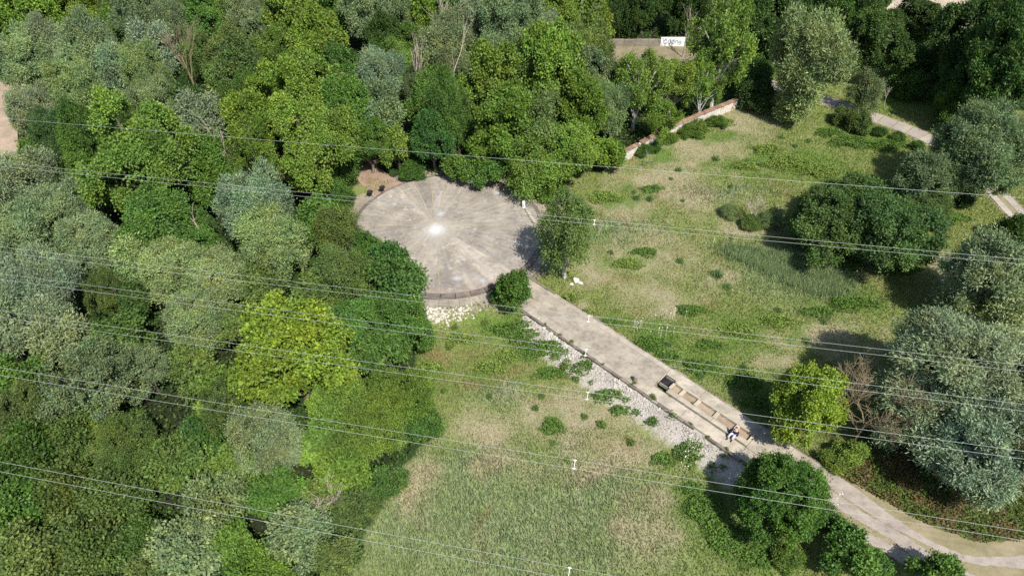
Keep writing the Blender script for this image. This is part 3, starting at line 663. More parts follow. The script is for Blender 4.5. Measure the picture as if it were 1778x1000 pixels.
# photo column, row, half width, height factor, leaf habit, colour, label
for row in [
 # wood beyond the platform, far rows
 (45, 28, 55, 1.3, 'b', 'G', 'bright green tree at the far wood corner above the sandy road'),
 (125, 20, 42, 1.3, 'b', 'G', 'leafy green tree between bright corner tree and pale willows'),
 (34, 112, 46, 1.2, 'w', 'W', 'grey-green willow towering beside the sandy road'),
 (80, 85, 42, 1.3, 'w', 'S', 'blue-grey willow behind the roadside willow'),
 (150, 95, 48, 1.4, 'w', 'W', 'broad pale willow with several billowing tops in the far wood'),
 (66, 192, 40, 1.2, 'w', 'S', 'dull grey willow overhanging the sandy road'),
 (128, 165, 46, 1.2, 'w', 'P', 'olive-grey willow in front of the broad pale willow'),
 (95, 235, 42, 1.2, 'w', 'D', 'dark shaded willow behind the big bright maple'),
 (200, 130, 32, 1.5, 'w', 'W', 'slim grey willow beside a dark gap in the wood'),
 (255, 130, 38, 1.7, 'w', 'P', 'tall narrow pale willow with rounded top'),
 (270, 185, 40, 1.2, 'w', 'P', 'pale willow low in front of the tall narrow one'),
 (210, 45, 32, 1.3, 'b', 'G', 'small fresh green tree among grey far willows'),
 (255, 25, 45, 1.4, 'w', 'V', 'dusky olive willow in the far row'),
 (300, 50, 34, 1.4, 'w', 'V', 'dusky willow with drooping top beside the dark oak'),
 (272, 90, 32, 1.5, 'w', 'S', 'blue-grey willow spire over a dark gap'),
 (355, 35, 36, 1.3, 'b', 'F', 'dark leafy oak in the far row'),
 (395, 20, 36, 1.3, 'b', 'O', 'olive tree in the far row beside a silver willow'),
 (440, 32, 36, 1.4, 'w', 'S', 'silver willow in the far row behind yellowish maples'),
 (505, 38, 52, 1.4, 'b', 'L', 'light green maple crowning the far row'),
 (548, 88, 52, 1.3, 'b', 'Y', 'yellow-green maple glowing below the light green one'),
 (400, 95, 36, 1.4, 's', 'O', 'olive tree with brown twiggy top in the mid wood'),
 (420, 140, 55, 1.2, 'b', 'O', 'broad olive-green tree in the mid wood'),
 (345, 100, 28, 1.6, 's', 'O', 'thin olive tree beside brown dead twigs'),
 (470, 110, 42, 1.2, 'b', 'G', 'mid green tree tucked below the light green maple'),
 (355, 205, 34, 1.3, 'w', 'S', 'small blue-grey sallow in a dark hollow'),
 (320, 175, 34, 1.2, 'b', 'D', 'dark tree in the shaded hollow'),
 (590, 20, 42, 1.3, 'b', 'F', 'green far tree between light maple and grey willow'),
 (640, 28, 46, 1.4, 'w', 'W', 'large grey willow in the far row above the dark copse'),
 (700, 10, 38, 1.3, 'w', 'S', 'grey willow top at the rear of the wood'),
 (742, 32, 26, 1.7, 'b', 'G', 'narrow bright green tree at the rear of the wood'),
 (668, 75, 40, 1.1, 'b', 'D', 'dark copse tree below the far grey willow'),
 (722, 78, 34, 1.1, 'b', 'F', 'dark green bushy tree beside the bleached willow'),
 (790, 18, 40, 1.3, 'b', 'F', 'green rear tree left of the great grey willow'),
 (835, 55, 45, 1.4, 'w', 'S', 'silvery flank willow beside the great grey willow'),
 (880, 50, 66, 1.3, 'w', 'W', 'great grey willow with rounded head in the far wood'),
 (938, 68, 38, 1.4, 'w', 'W', 'smaller grey willow leaning on the great one'),
 (965, 20, 42, 1.3, 'b', 'G', 'green rear tree right of the great grey willow'),
 (1010, 22, 38, 1.4, 's', 'G', 'airy green tree with bare grey stems showing'),
 (1047, 48, 20, 1.3, 'b', 'Y', 'small yellow tree beside the dusty yard'),
 (1010, 95, 44, 1.2, 'w', 'O', 'dull green willow in front of the dusty yard'),
 # middle wood
 (770, 88, 46, 1.4, 'w', 'P', 'bleached pale willow with dead top'),
 (652, 138, 38, 1.5, 'w', 'W', 'grey willow spire left of bare standing stems'),
 (692, 108, 28, 1.4, 's', 'G', 'light green birch by the bare standing stems'),
 (595, 130, 40, 1.3, 'b', 'F', 'deep green tree below the yellow-green maple'),
 (550, 175, 58, 1.3, 'b', 'G', 'big bright green tree in mid wood'),
 (470, 215, 82, 1.2, 'b', 'G', 'huge spreading bright green tree between bleached snag and earth path'),
 (545, 250, 82, 1.2, 'b', 'G', 'broad green tree whose shade reaches the earth path'),
 (610, 195, 52, 1.3, 'b', 'F', 'green tree standing behind the earth path'),
 (235, 275, 100, 1.15, 'b', 'G', 'very wide bright maple standing alone above the willows'),
 (345, 300, 60, 1.1, 'b', 'F', 'shaded green tree under the wide bright maple'),
 (72, 262, 30, 1.0, 'b', 'F', 'green tree beside the sandy road edge'),
 (150, 300, 40, 1.0, 'b', 'G', 'green tree merging with the wide bright maple beside the sandy road'),
 (660, 205, 38, 1.4, 'w', 'V', 'grey-olive willow behind the slim front trees'),
 (745, 175, 42, 1.5, 'b', 'F', 'upright dark green tree behind the platform'),
 (752, 240, 40, 1.4, 'b', 'B', 'deep green tree on the platform edge with a straight stem'),
 (790, 130, 28, 1.7, 's', 'V', 'thin half-dead grey willow in the mid wood'),
 (690, 255, 27, 1.5, 'b', 'L', 'small fresh green tree with bare lower stem by the earth path'),
 (640, 250, 40, 1.2, 'b', 'F', 'shaded tree arching over the earth path'),
 (845, 150, 58, 1.4, 'b', 'G', 'green ash of the big clump beside the thin half-dead willow'),
 (900, 150, 48, 1.5, 'b', 'O', 'grey-green tree within the big clump'),
 (955, 130, 66, 1.4, 'b', 'L', 'tallest yellow-tinged tree of the big clump'),
 (1010, 190, 50, 1.3, 'b', 'G', 'fresh green tree of the big clump beside the silvery poplar'),
 (870, 220, 62, 1.2, 'b', 'G', 'leafy front tree of the big clump above the platform'),
 (940, 235, 60, 1.2, 's', 'O', 'tree with hanging olive boughs in the big clump'),
 (990, 270, 52, 1.1, 'b', 'G', 'low green tree where the clump meets the field'),
 (920, 285, 52, 1.0, 's', 'G', 'drooping green tree overhanging the far rim'),
 (1030, 145, 44, 1.3, 'b', 'V', 'grey-leaved poplar behind the wall trees'),
 (1055, 190, 40, 1.4, 'w', 'V', 'silvery poplar with pale leaves beside the airy trees'),
 (1108, 150, 54, 1.2, 'a', 'L', 'airy light green tree with pale stems behind the brick wall'),
 (1170, 148, 42, 1.2, 'a', 'L', 'airy light green tree below the painted wall'),
 (1222, 155, 36, 1.4, 'a', 'L', 'slender airy tree close behind the brick wall'),
 (1150, 205, 34, 1.1, 'a', 'G', 'thin green tree against the brick wall'),
 (1055, 265, 32, .9, 'b', 'G', 'green bush-like tree at the low end of the brick wall'),
 (1258, 78, 66, 1.4, 'a', 'G', 'tall airy tree with forked pale limbs beside the wall end'),
 (1312, 126, 26, 1.0, 'b', 'F', 'green tree in the shadow beyond the path'),
 (1315, 168, 32, .9, 'd', 'D', 'dark bush at the far end of the brick wall'),
 # far right
 (1325, 30, 48, 1.4, 'b', 'D', 'dark rear tree behind the birch stem'),
 (1365, 48, 40, 1.3, 'b', 'D', 'dark round tree behind the cream willow'),
 (1450, 24, 46, 1.1, 'b', 'D', 'dark rear tree right of the cream willow'),
 (1410, 115, 64, 1.45, 'w', 'P', 'tall cream-tinted willow standing beside the path'),
 (1385, 185, 34, .8, 'w', 'P', 'low skirt willow at the foot of the cream willow'),
 (1530, 66, 66, .9, 'b', 'D', 'massive dark chestnut tree beyond the path'),
 (1590, 40, 42, 1.1, 'b', 'D', 'dark tree beside the gap onto the sandy lot'),
 (1500, 20, 44, 1.3, 'b', 'D', 'dark tree top behind the massive chestnut'),
 (1700, 45, 75, 1.5, 'b', 'D', 'towering dark tree beside the sandy lot'),
 (1750, 120, 65, 1.5, 'b', 'D', 'dark tall tree above the olive willow'),
 (1668, 130, 46, 1.0, 'b', 'D', 'dark tree with pointed top behind the round thicket'),
 (1605, 112, 36, .8, 'b', 'D', 'low dark tree right of the massive chestnut'),
 (1770, 30, 50, 1.5, 'b', 'D', 'dark tree at the very edge of the rear wood'),
 (1670, 190, 52, .85, 'd', 'F', 'wide rounded thicket above the path bend'),
 (1500, 160, 30, 1.3, 's', 'V', 'half-bare wispy sallow beside the path'),
 (1490, 214, 22, .9, 'd', 'O', 'dark shrub below the wispy sallow'),
 (1462, 204, 18, .8, 'd', 'O', 'shrub between the cream willow and wispy sallow'),
 (1572, 150, 30, .8, 'd', 'F', 'shrub on the grassy strip beyond the path'),
 (1620, 165, 18, .8, 'd', 'G', 'small bright shrub beside the rounded thicket'),
 (1690, 268, 80, 1.0, 'w', 'V', 'huge olive willow spreading over the path bend'),
 (1615, 310, 52, .9, 'w', 'V', 'lower olive willow at the field edge'),
 (1745, 240, 50, 1.0, 'w', 'V', 'olive willow top behind the spreading one'),
 (1560, 240, 12, .7, 'd', 'F', 'low hedge bush along the path below its slabs'),
 (1592, 256, 12, .7, 'd', 'F', 'low hedge bush along the path near the olive willow'),
 (1528, 230, 12, .7, 'd', 'D', 'low hedge bush along the path near the wispy sallow'),
 # right meadow
 (1435, 402, 78, .8, 'd', 'K', 'green thicket grown into the great dark rounded one'),
 (1525, 410, 92, .85, 'd', 'K', 'great dark rounded thicket in the open meadow'),
 (1488, 375, 80, .85, 'd', 'K', 'grey-topped thicket behind the great dark rounded one'),
 (1612, 360, 42, .8, 'd', 'O', 'olive bush at the right foot of the great thicket'),
 (1268, 366, 17, .6, 's', 'V', 'green bush left of the bleached dead tree'),
 (1302, 388, 18, .7, 'd', 'O', 'green tuft bush at the foot of the bleached dead tree'),
 (1338, 382, 18, .6, 's', 'V', 'grey-green bush right of the bleached dead tree'),
 (1718, 490, 82, 1.0, 'w', 'S', 'smaller silver willow behind the giant silver-green one'),
 (1770, 410, 34, 1.0, 'd', 'D', 'dark bush beside the far track'),
 (1672, 345, 20, .8, 'd', 'D', 'dark bush by the track kerb under the olive willow'),
 (1655, 655, 130, .85, 'w', 'S', 'giant silver-green willow beside the curving track'),
 (1598, 722, 76, .9, 'w', 'S', 'willow grown into the giant silver willow beside the yellow tree'),
 (1695, 775, 95, 1.0, 'w', 'S', 'front silver willow drooping towards the curving track'),
 (1770, 720, 70, 1.0, 'w', 'S', 'silver willow pressed behind the front drooping one'),
 (1402, 694, 62, 1.3, 'b', 'Z', 'bright yellow-green tree beside the ramp end'),
 (1482, 785, 26, .9, 'b', 'L', 'yellowish bush tree at the foot of the bare brown tree'),
 (1452, 800, 22, .8, 'd', 'L', 'low yellow bush on the ramp verge'),
 (1355, 878, 76, 1.0, 'r', 'F', 'round dense dark green tree at the bottom of the ramp'),
 (1366, 966, 26, .8, 'd', 'G', 'lighter green bush under the round dense tree'),
 (1478, 955, 46, 1.0, 'b', 'F', 'dark green tree below the elder by the track'),
 (1438, 908, 26, .8, 'd', 'F', 'elder bush with white blossom beside the round dense tree'),
 (1515, 980, 28, .9, 'b', 'F', 'low dark tree shading the track edge'),
 (1625, 998, 42, 1.0, 'b', 'F', 'dark green tree standing among the lowest wheel lanes'),
 (985, 405, 52, 1.42, 'h', 'O', 'drooping olive birch with white stem beside the platform'),
 (897, 500, 29, 1.25, 'b', 'F', 'small round-leaved green tree where ramp meets platform'),
 (860, 517, 12, 1.0, 'b', 'F', 'tiny sapling next to the small green tree'),
 # left wood, middle
 (40, 330, 66, 1.1, 'w', 'S', 'pale silver willow below the sandy road'),
 (110, 375, 52, 1.1, 'w', 'W', 'grey willow left of the wide bright maple'),
 (160, 350, 36, 1.0, 'w', 'V', 'olive willow tucked under the wide bright maple'),
 (40, 420, 62, 1.1, 'w', 'W', 'broad grey willow below the pale silver one'),
 (160, 425, 48, 1.1, 'w', 'W', 'rounded grey willow over a black gap'),
 (85, 510, 62, 1.3, 'w', 'S', 'tall blue-silver willow with hanging sprays'),
 (110, 590, 45, 1.0, 'w', 'S', 'lower skirt of blue-silver willow above bramble wood'),
 (10, 570, 50, 1.0, 'w', 'W', 'grey willow left of the tall blue-silver one'),
 (275, 385, 62, 1.1, 'b', 'F', 'shaded green tree below the wide bright maple'),
 (330, 400, 45, 1.0, 'b', 'F', 'dark green tree beside the leaning dead limb'),
 (430, 370, 62, 1.2, 'w', 'W', 'pale willow with the bleached snag beside it'),
 (470, 425, 60, 1.1, 'w', 'P', 'cream willow with drooping front sprays'),
 (515, 435, 30, 1.1, 'w', 'P', 'small cream willow on the flank of the drooping one'),
 (250, 460, 45, 1.0, 'w', 'P', 'olive-cream willow above a dark hollow'),
 (310, 475, 58, 1.0, 'w', 'P', 'broad olive-cream willow in the wood'),
 (385, 490, 55, 1.0, 'w', 'P', 'olive-cream willow next to the cream drooping one'),
 (455, 505, 42, 1.0, 'b', 'O', 'grey-green tree under the power lines'),
 (335, 560, 55, 1.0, 'w', 'P', 'light willow left of the yellow-green lime'),
 (410, 570, 38, 1.0, 'b', 'O', 'green tree squeezed beside the yellow-green lime'),
 (210, 590, 45, .9, 'b', 'F', 'dark bushy tree in the hollow of the wood'),
 (240, 530, 40, .9, 'b', 'D', 'black-green tree in the hollow of the wood'),
 (511, 618, 98, 1.15, 'b', 'Y', 'large yellow-green lime tree in the wood'),
 (150, 665, 78, .9, 'a', 'V', 'twiggy grey-olive tree in the wood'),
 (255, 640, 52, .9, 'a', 'V', 'sparse olive tree beside the twiggy grey one'),
 (330, 640, 45, .9, 'b', 'O', 'olive tree between light willow and yellow-green lime foot'),
 (555, 385, 42, 1.1, 'b', 'F', 'green tree between cream willow and platform'),
 (595, 400, 38, 1.3, 's', 'O', 'drooping olive birch on the platform edge near the barbecues'),
 (640, 440, 26, 1.2, 'b', 'F', 'fresh green sapling tree on the platform edge near the dark pointed tree'),
 (590, 480, 48, 1.2, 's', 'O', 'broad olive birch between cream willow and platform'),
 (640, 495, 38, 1.3, 's', 'O', 'olive birch with visible white stem'),
 (678, 455, 32, 1.4, 'b', 'B', 'dark pointed tree reaching over the platform slabs'),
 (695, 505, 46, 1.3, 'b', 'F', 'rich green tree at the front rim of the platform'),
 (690, 570, 52, 1.1, 'b', 'F', 'green tree at the meadow corner below the platform'),
 (620, 570, 52, 1.1, 'b', 'F', 'mixed green tree beside the yellow-green lime'),
 (560, 500, 40, 1.0, 'b', 'O', 'olive-green tree behind the yellow-green lime'),
 (645, 620, 48, 1.0, 'b', 'F', 'deep green tree in front of the rim trees'),
 # left wood, near
 (590, 685, 55, .9, 'b', 'G', 'bright green shrub tree below the lime'),
 (680, 695, 66, .8, 'd', 'G', 'bright rounded thicket bulging into the meadow'),
 (640, 760, 66, .8, 'd', 'G', 'bright thicket below the bulging one'),
 (725, 735, 38, .7, 'd', 'F', 'low green thicket tongue in the meadow grass'),
 (570, 760, 48, 0.76, 'b', 'G', 'bright green thicket right of the silver bush'),
 (600, 820, 46, 0.8, 'b', 'G', 'green thicket above the dead twigs'),
 (400, 690, 50, 1.0, 'b', 'G', 'bright green tree left below the lime'),
 (475, 770, 66, 1.19, 'd', 'S', 'silver-grey sea buckthorn bush among green trees'),
 (355, 755, 38, 1.0, 'b', 'B', 'feathery deep green tree in a gap'),
 (315, 805, 49, 0.95, 'b', 'O', 'round olive bush beside the feathery tree'),
 (410, 815, 42, .9, 'b', 'G', 'green tree under the silver-grey bush'),
 (55, 720, 57, 1.0, 'd', 'O', 'dark olive thicket under the lowest wires'),
 (118, 695, 46, 0.8, 'b', 'O', 'olive thicket beside the twiggy grey tree'),
 (180, 722, 28, 1.3, 'b', 'Y', 'small yellow tree rising from the olive thicket'),
 (220, 775, 59, 1.0, 'd', 'O', 'rounded olive thicket below the small yellow tree'),
 (140, 770, 49, 0.95, 'd', 'O', 'olive thicket left of the rounded one'),
 (50, 800, 53, 1.19, 'd', 'F', 'green thicket at the wood edge under the wires'),
 (20, 660, 48, 1.0, 'b', 'F', 'dark tree below the tall blue-silver willow'),
 (110, 860, 55, 0.95, 'd', 'O', 'olive thicket under the nearest wire pair'),
 (200, 870, 55, 0.95, 'd', 'O', 'broad olive thicket right of the wire-crossed one'),
 (30, 880, 52, 0.9, 'b', 'F', 'green thicket beside the wire-crossed olive one'),
 (60, 960, 59, 0.9, 'b', 'O', 'near olive thicket with tufted shoots'),
 (160, 955, 59, 0.95, 'd', 'O', 'near olive thicket beside the pale dogwood'),
 (250, 940, 43, 1.12, 'd', 'F', 'green thicket left of the pale dogwood'),
 (365, 890, 57, 0.95, 'd', 'P', 'pale cream-green dogwood thicket in the near wood'),
 (330, 945, 57, 0.9, 'b', 'P', 'pale dogwood thicket with a green patch beside it'),
 (400, 940, 45, .9, 'b', 'G', 'green tree growing through the pale dogwood'),
 (520, 930, 59, 0.95, 'd', 'P', 'pale dogwood thicket close to the meadow'),
 (455, 985, 48, 0.84, 'd', 'G', 'green thicket below the pale dogwood'),
 (270, 1000, 48, 0.67, 'b', 'O', 'olive thicket below the pale dogwood with green patch'),
 (480, 855, 43, 0.8, 'b', 'F', 'dark green thicket below the silver-grey bush'),
 (555, 860, 40, 0.67, 'b', 'O', 'brownish thicket holding bare dead twigs'),
 (605, 890, 38, 0.84, 'd', 'O', 'olive thicket on the meadow margin'),
 (668, 838, 32, .8, 'd', 'F', 'green thicket corner bordering the reed grass'),
 (640, 880, 24, .8, 'd', 'O', 'small olive thicket bordering the reed grass'),
 (585, 965, 38, 0.8, 'b', 'O', 'dark olive thicket on the near meadow margin'),
 # bushes round the far rim
 (715, 300, 22, .8, 'd', 'F', 'low bush under slim trees at the far rim'),
 (800, 290, 30, .9, 'b', 'F', 'shaded bush on the far rim'),
 (850, 298, 30, .9, 'b', 'F', 'green bush on the far rim beside drooping boughs'),
 (955, 330, 26, .8, 'd', 'G', 'bright bush between far rim and field'),
 (590, 300, 30, .9, 'd', 'F', 'bush beside the earth path on the birch side'),
 (590, 345, 26, .9, 'd', 'F', 'bush hugging the platform rim near the barbecues'),
 (1115, 262, 14, .7, 'd', 'F', 'low bush at the foot of the brick wall'),
 (1210, 225, 20, .6, 'd', 'G', 'bramble bush climbing the brick wall'),
 (1165, 240, 14, .6, 'd', 'G', 'small bramble bush against the white plaster'),
 (1135, 258, 12, .6, 'd', 'F', 'small dark bush half hiding the plaster wall'),
 (1188, 232, 13, .6, 'd', 'G', 'low bramble bush between two others on the plaster wall'),
 (1245, 212, 16, .6, 'd', 'G', 'bramble bush near the far end of the plaster wall'),
]: T(row)
for r_ in exec_table:
    bm_ = M_BIRCH if ('white stem' in r_[6] or 'pale stems' in r_[6] or 'pale limbs' in r_[6] or 'airy' in r_[6]) else None
    place_tree(*r_, bark_m=bm_)
world_tree(12.2, 91.6, 3.0, 1.5, 'd', 'D', 'dark lime tree overhanging the grey yard wall')
world_tree(17.0, 91.8, 3.2, 1.6, 'd', 'D', 'dark lime tree shading the middle of the grey yard wall')
world_tree(22.0, 92.2, 3.2, 1.6, 'd', 'D', 'dark lime tree behind the painted wall')
# slender trees that fill the gaps of the wood
placed = np.array([(t[0], t[1], t[2]) for t in TREES]); nf = 0; tries = 0
while nf < 22 and tries < 6000:
    tries += 1; x = random.uniform(-45, 40); y = random.uniform(18, 98)
    if abs(x) > 10 + y * .72 or not inpoly(np.array([x]), np.array([y]), WOOD)[0] or math.hypot(x - DISC[0], y - DISC[1]) < 11 or (x < -40 and 45 < y < 75) or (7 < x < 26 and y > 76) or (-19 < x < -8 and 53 < y < 68) or (y < 44 and x > -12) or (y > 56 and x > 0 and y < 76): continue
    if np.min(np.hypot(placed[:, 0] - x, placed[:, 1] - y) - .45 * placed[:, 2]) < .7: continue
    if np.min(np.hypot(fine[:, 0] - x, fine[:, 1] - y)) < 4: continue
    st_ = random.choice('absw'); t = random.choice([q for q in TPL[st_] if q['a'] < 3.5]); a = random.uniform(1.3, 2.2); s = a / t['a']; kk = random.uniform(1.5, 2.1)
    o = empty('tree', (x, y, float(hgt(x, y))), random.uniform(0, 6.28)); o.scale = (s, s, s * kk); o.rotation_euler[0] = random.gauss(0, .07)
    cc_ = random.choice('GFOVF'); lb = {'a': 'airy', 'b': 'leafy', 's': 'drooping', 'w': 'feathery'}[st_] + {'G': ' bright green', 'F': ' deep green', 'O': ' olive', 'V': ' grey-olive'}[cc_] + ' slender tree filling a gap between bigger crowns of the wood'; tag(o, lb, 'tree', lb.replace(' slender tree filling a gap between bigger crowns of the wood', ' gap trees'))
    link('trunk', trunk_mesh(t, random.choice([M_BARK, M_BARK, M_BIRCH, M_DEAD])), o); link('crown', t['crown'], o, color=COLR[cc_])
    placed = np.vstack([placed, (x, y, a)]); nf += 1
# rows of wood that close the view behind and beside the picture
for i in range(46):
    x = -95 + i * 4.4 + random.uniform(-1.5, 1.5); y = random.uniform(106, 124)
    if 46 < x < 66: continue
    t = random.choice(TPL['b'][2:7]); s = random.uniform(1.0, 1.5)
    o = empty('tree', (x, y, float(hgt(x, y))), random.uniform(0, 6)); o.scale = (s, s, s * 1.2)
    cc_ = random.choice('DFFOG'); lb = {'D': 'dark', 'F': 'deep green', 'O': 'olive', 'G': 'bright green'}[cc_] + ' tree of the dense wood rising behind all others'; tag(o, lb, 'tree', lb)
    link('trunk', trunk_mesh(t, M_BARK), o); link('crown', t['crown'], o, color=COLR[cc_])
for i in range(14):
    x = -52 - random.uniform(0, 16); y = 15 + i * 3.0
    if y > 44: continue
    t = random.choice(TPL['w'][2:5]); s = random.uniform(.9, 1.3)
    o = empty('tree', (x, y, float(hgt(x, y))), random.uniform(0, 6)); o.scale = (s, s, s)
    tag(o, 'willow of the wood outside the sandy road', 'tree', 'outer willows'); link('trunk', trunk_mesh(t, M_BARK), o); link('crown', t['crown'], o, color=COLR[random.choice('WSP')])

# bare and dead trees
def bare_tree(name, px, py, h, spread, label, mat, seed, levels=4, lean=(0, 0), thick=.02, kind='tree', fork=3, twigs=1):
    rng = random.Random(seed); p = gt(px, py); parts = []
    def grow(q, d, L, r, lv):
        m = q + d * L * .5 + Vector((rng.gauss(0, .05), rng.gauss(0, .05), 0)) * L; e = q + d * L
        parts.append((lv, tube([q, m, e], [r, r * .8, r * .6], 6 if lv < 2 else 4)))
        if lv >= levels: return
        n = fork + (1 if rng.random() < .4 else 0)
        for i in range(n):
            nd = (d * (1 - spread * .35) + Vector((rng.gauss(0, 1), rng.gauss(0, 1), rng.uniform(-.1, .7))) * spread * .6).normalized()
            b = q + (e - q) * (1 if i == 0 else rng.uniform(.45, 1)); grow(b, nd, L * rng.uniform(.58, .85), max(r * .58, .012), lv + 1)
    grow(Vector((0, 0, -.1)), Vector((lean[0], lean[1], 1)).normalized(), h * .38, h * thick, 0)
    o = empty(name, tuple(p)); tag(o, label, kind)
    V, Fq = merge([t for l, t in parts if l < 2]); link('trunk', poly_mesh('trunk', V, Fq), o, mat)
    V, Fq = merge([t for l, t in parts if l >= 2]); link('twigs', poly_mesh('twigs', V, Fq), o, mat)
    return o
bare_tree('dead_tree', 1303, 396, 3.2, .75, 'bleached bare dead tree leaning in the open meadow', M_DEAD, 3, 4, (.25, .3))
bare_tree('dead_tree', 1478, 772, 6.4, .8, 'bare brown twiggy tree between yellow tree and giant willow', M_TWIG, 5, 5, (.12, .05), .015, fork=4)
bare_tree('dead_tree', 418, 345, 8.0, .3, 'tall bleached snag with upright broken limbs in the wood', M_DEAD, 8, 3, (-.05, 0), .014, fork=2)
bare_tree('dead_tree', 392, 455, 7.5, .45, 'leaning bare grey limb tree beside the cream willow', M_DEAD, 12, 3, (-.35, 0), .013, fork=2)
bare_tree('dead_tree', 728, 190, 9.0, .2, 'cluster of bare standing stems in the mid wood', M_DEAD, 14, 3, (0, 0), .012, fork=3)
bare_tree('dead_tree', 785, 195, 10.0, .3, 'bare grey stem behind the platform wood', M_DEAD, 15, 3, (.05, 0), .011, fork=2)
bare_tree('dead_tree', 548, 905, 3.6, .8, 'fan of bare dead twigs above the pale dogwood', M_DEAD, 18, 4, (.5, .3))
bare_tree('birch_stem', 1340, 120, 9.5, .35, 'white forked birch stem in the shade beside the path', M_BIRCH, 21, 3, (.05, 0), .012, fork=2)
bare_tree('dead_tree', 770, 110, 10.0, .35, 'dead forked top rising out of the bleached willow', M_DEAD, 25, 3, (0, 0), .012, fork=3)
bare_tree('dead_tree', 1185, 100, 7.0, .3, 'bare brown stems beside the painted wall', M_DEAD, 26, 3, (0, 0), .012, fork=3)
bare_tree('dead_tree', 345, 190, 10.0, .4, 'brown dead stems in the hollow of the mid wood', M_TWIG, 28, 4, (.1, 0), .011)
bare_tree('dead_tree', 1535, 190, 4.0, .6, 'broken bare shrub beside the path slabs', M_DEAD, 29, 3, (-.2, 0), .012)
bare_tree('fallen_branch', 1110, 290, 2.2, .8, 'dry fallen branch lying at the low end of the brick wall', M_DEAD, 31, 3, (.9, -.3), .012, kind='branch')

# ------------------------------------------------------------------ ground cover
def leaf_field(name, P, colr, L, Wd, rng, up=.6):
    n = len(P); T = rng.normal(size=(n, 3)); T[:, 2] = np.abs(T[:, 2]) * .5; Nn = rng.normal(size=(n, 3)) * .5; Nn[:, 2] += up
    V, F = leaf_quads(P, T, Nn, L, Wd); me = mesh_np(name, V, F, np.repeat(colr, 4, 0)); return me
M_COVER = vcol_material('ground_cover_leaf', 2.0, .25, .25)
def blob(rng, cx, cy, rx, ry, h, dens):
    n = int(math.pi * rx * ry * dens); a = rng.uniform(0, 6.283, n); q = np.sqrt(rng.uniform(0, 1, n)) * (1 + .22 * np.sin(a * 3 + cx) + .15 * np.sin(a * 5 + cy))
    x = cx + np.cos(a) * q * rx; y = cy + np.sin(a) * q * ry
    lump = .45 + .9 * fbm(x / .7, y / .7, 41, 3)
    z = hgt(x, y) + h * np.sqrt(np.clip(1.02 - q * q, .02, 1)) * lump * rng.uniform(.55, 1.05, n)
    return np.stack([x, y, z], 1)
rng = np.random.default_rng(11)
# shaded floor of the wood
xs = rng.uniform(-52, 62, 360000); ys = rng.uniform(12, 96, 360000)
k = inpoly(xs, ys, WOOD) & (np.abs(xs) < 14 + ys * .75) & (np.hypot(xs - DISC[0], ys - DISC[1]) > 8.9) & ~inpoly(xs, ys, [(-18, 66), (-16.2, 59), (-14.2, 56), (-9.5, 56), (-10.5, 58.8), (-12.8, 61), (-14, 66)])
k &= ~inpoly(xs, ys, [tuple(p) for p in np.r_[fine + nrf * 1.5, (fine - nrf * 1.5)[::-1]]]) & ~((xs > 8) & (xs < 24) & (ys > 84) & (ys < 89))
k &= rng.random(len(xs)) < np.clip(fbm(xs / 2.5, ys / 2.5, 61) * 1.6 - .2, .12, 1)
k &= ~((xs < -47.5) & (ys > 46) & (ys < 80))
xs, ys = xs[k], ys[k]; zs = hgt(xs, ys) + rng.uniform(.02, .9, len(xs)) * (.3 + fbm(xs / 1.2, ys / 1.2, 71))
c = np.array([.06, .105, .025]) * rng.uniform(.6, 1.5, (len(xs), 1))
o = link('undergrowth', leaf_field('undergrowth', np.stack([xs, ys, zs], 1), c, rng.uniform(.16, .34, len(xs)), rng.uniform(.1, .2, len(xs)), rng), mat=M_COVER)
o['kind'] = 'stuff'; tag(o, 'shaded leafy undergrowth covering the floor of the wood', 'undergrowth')
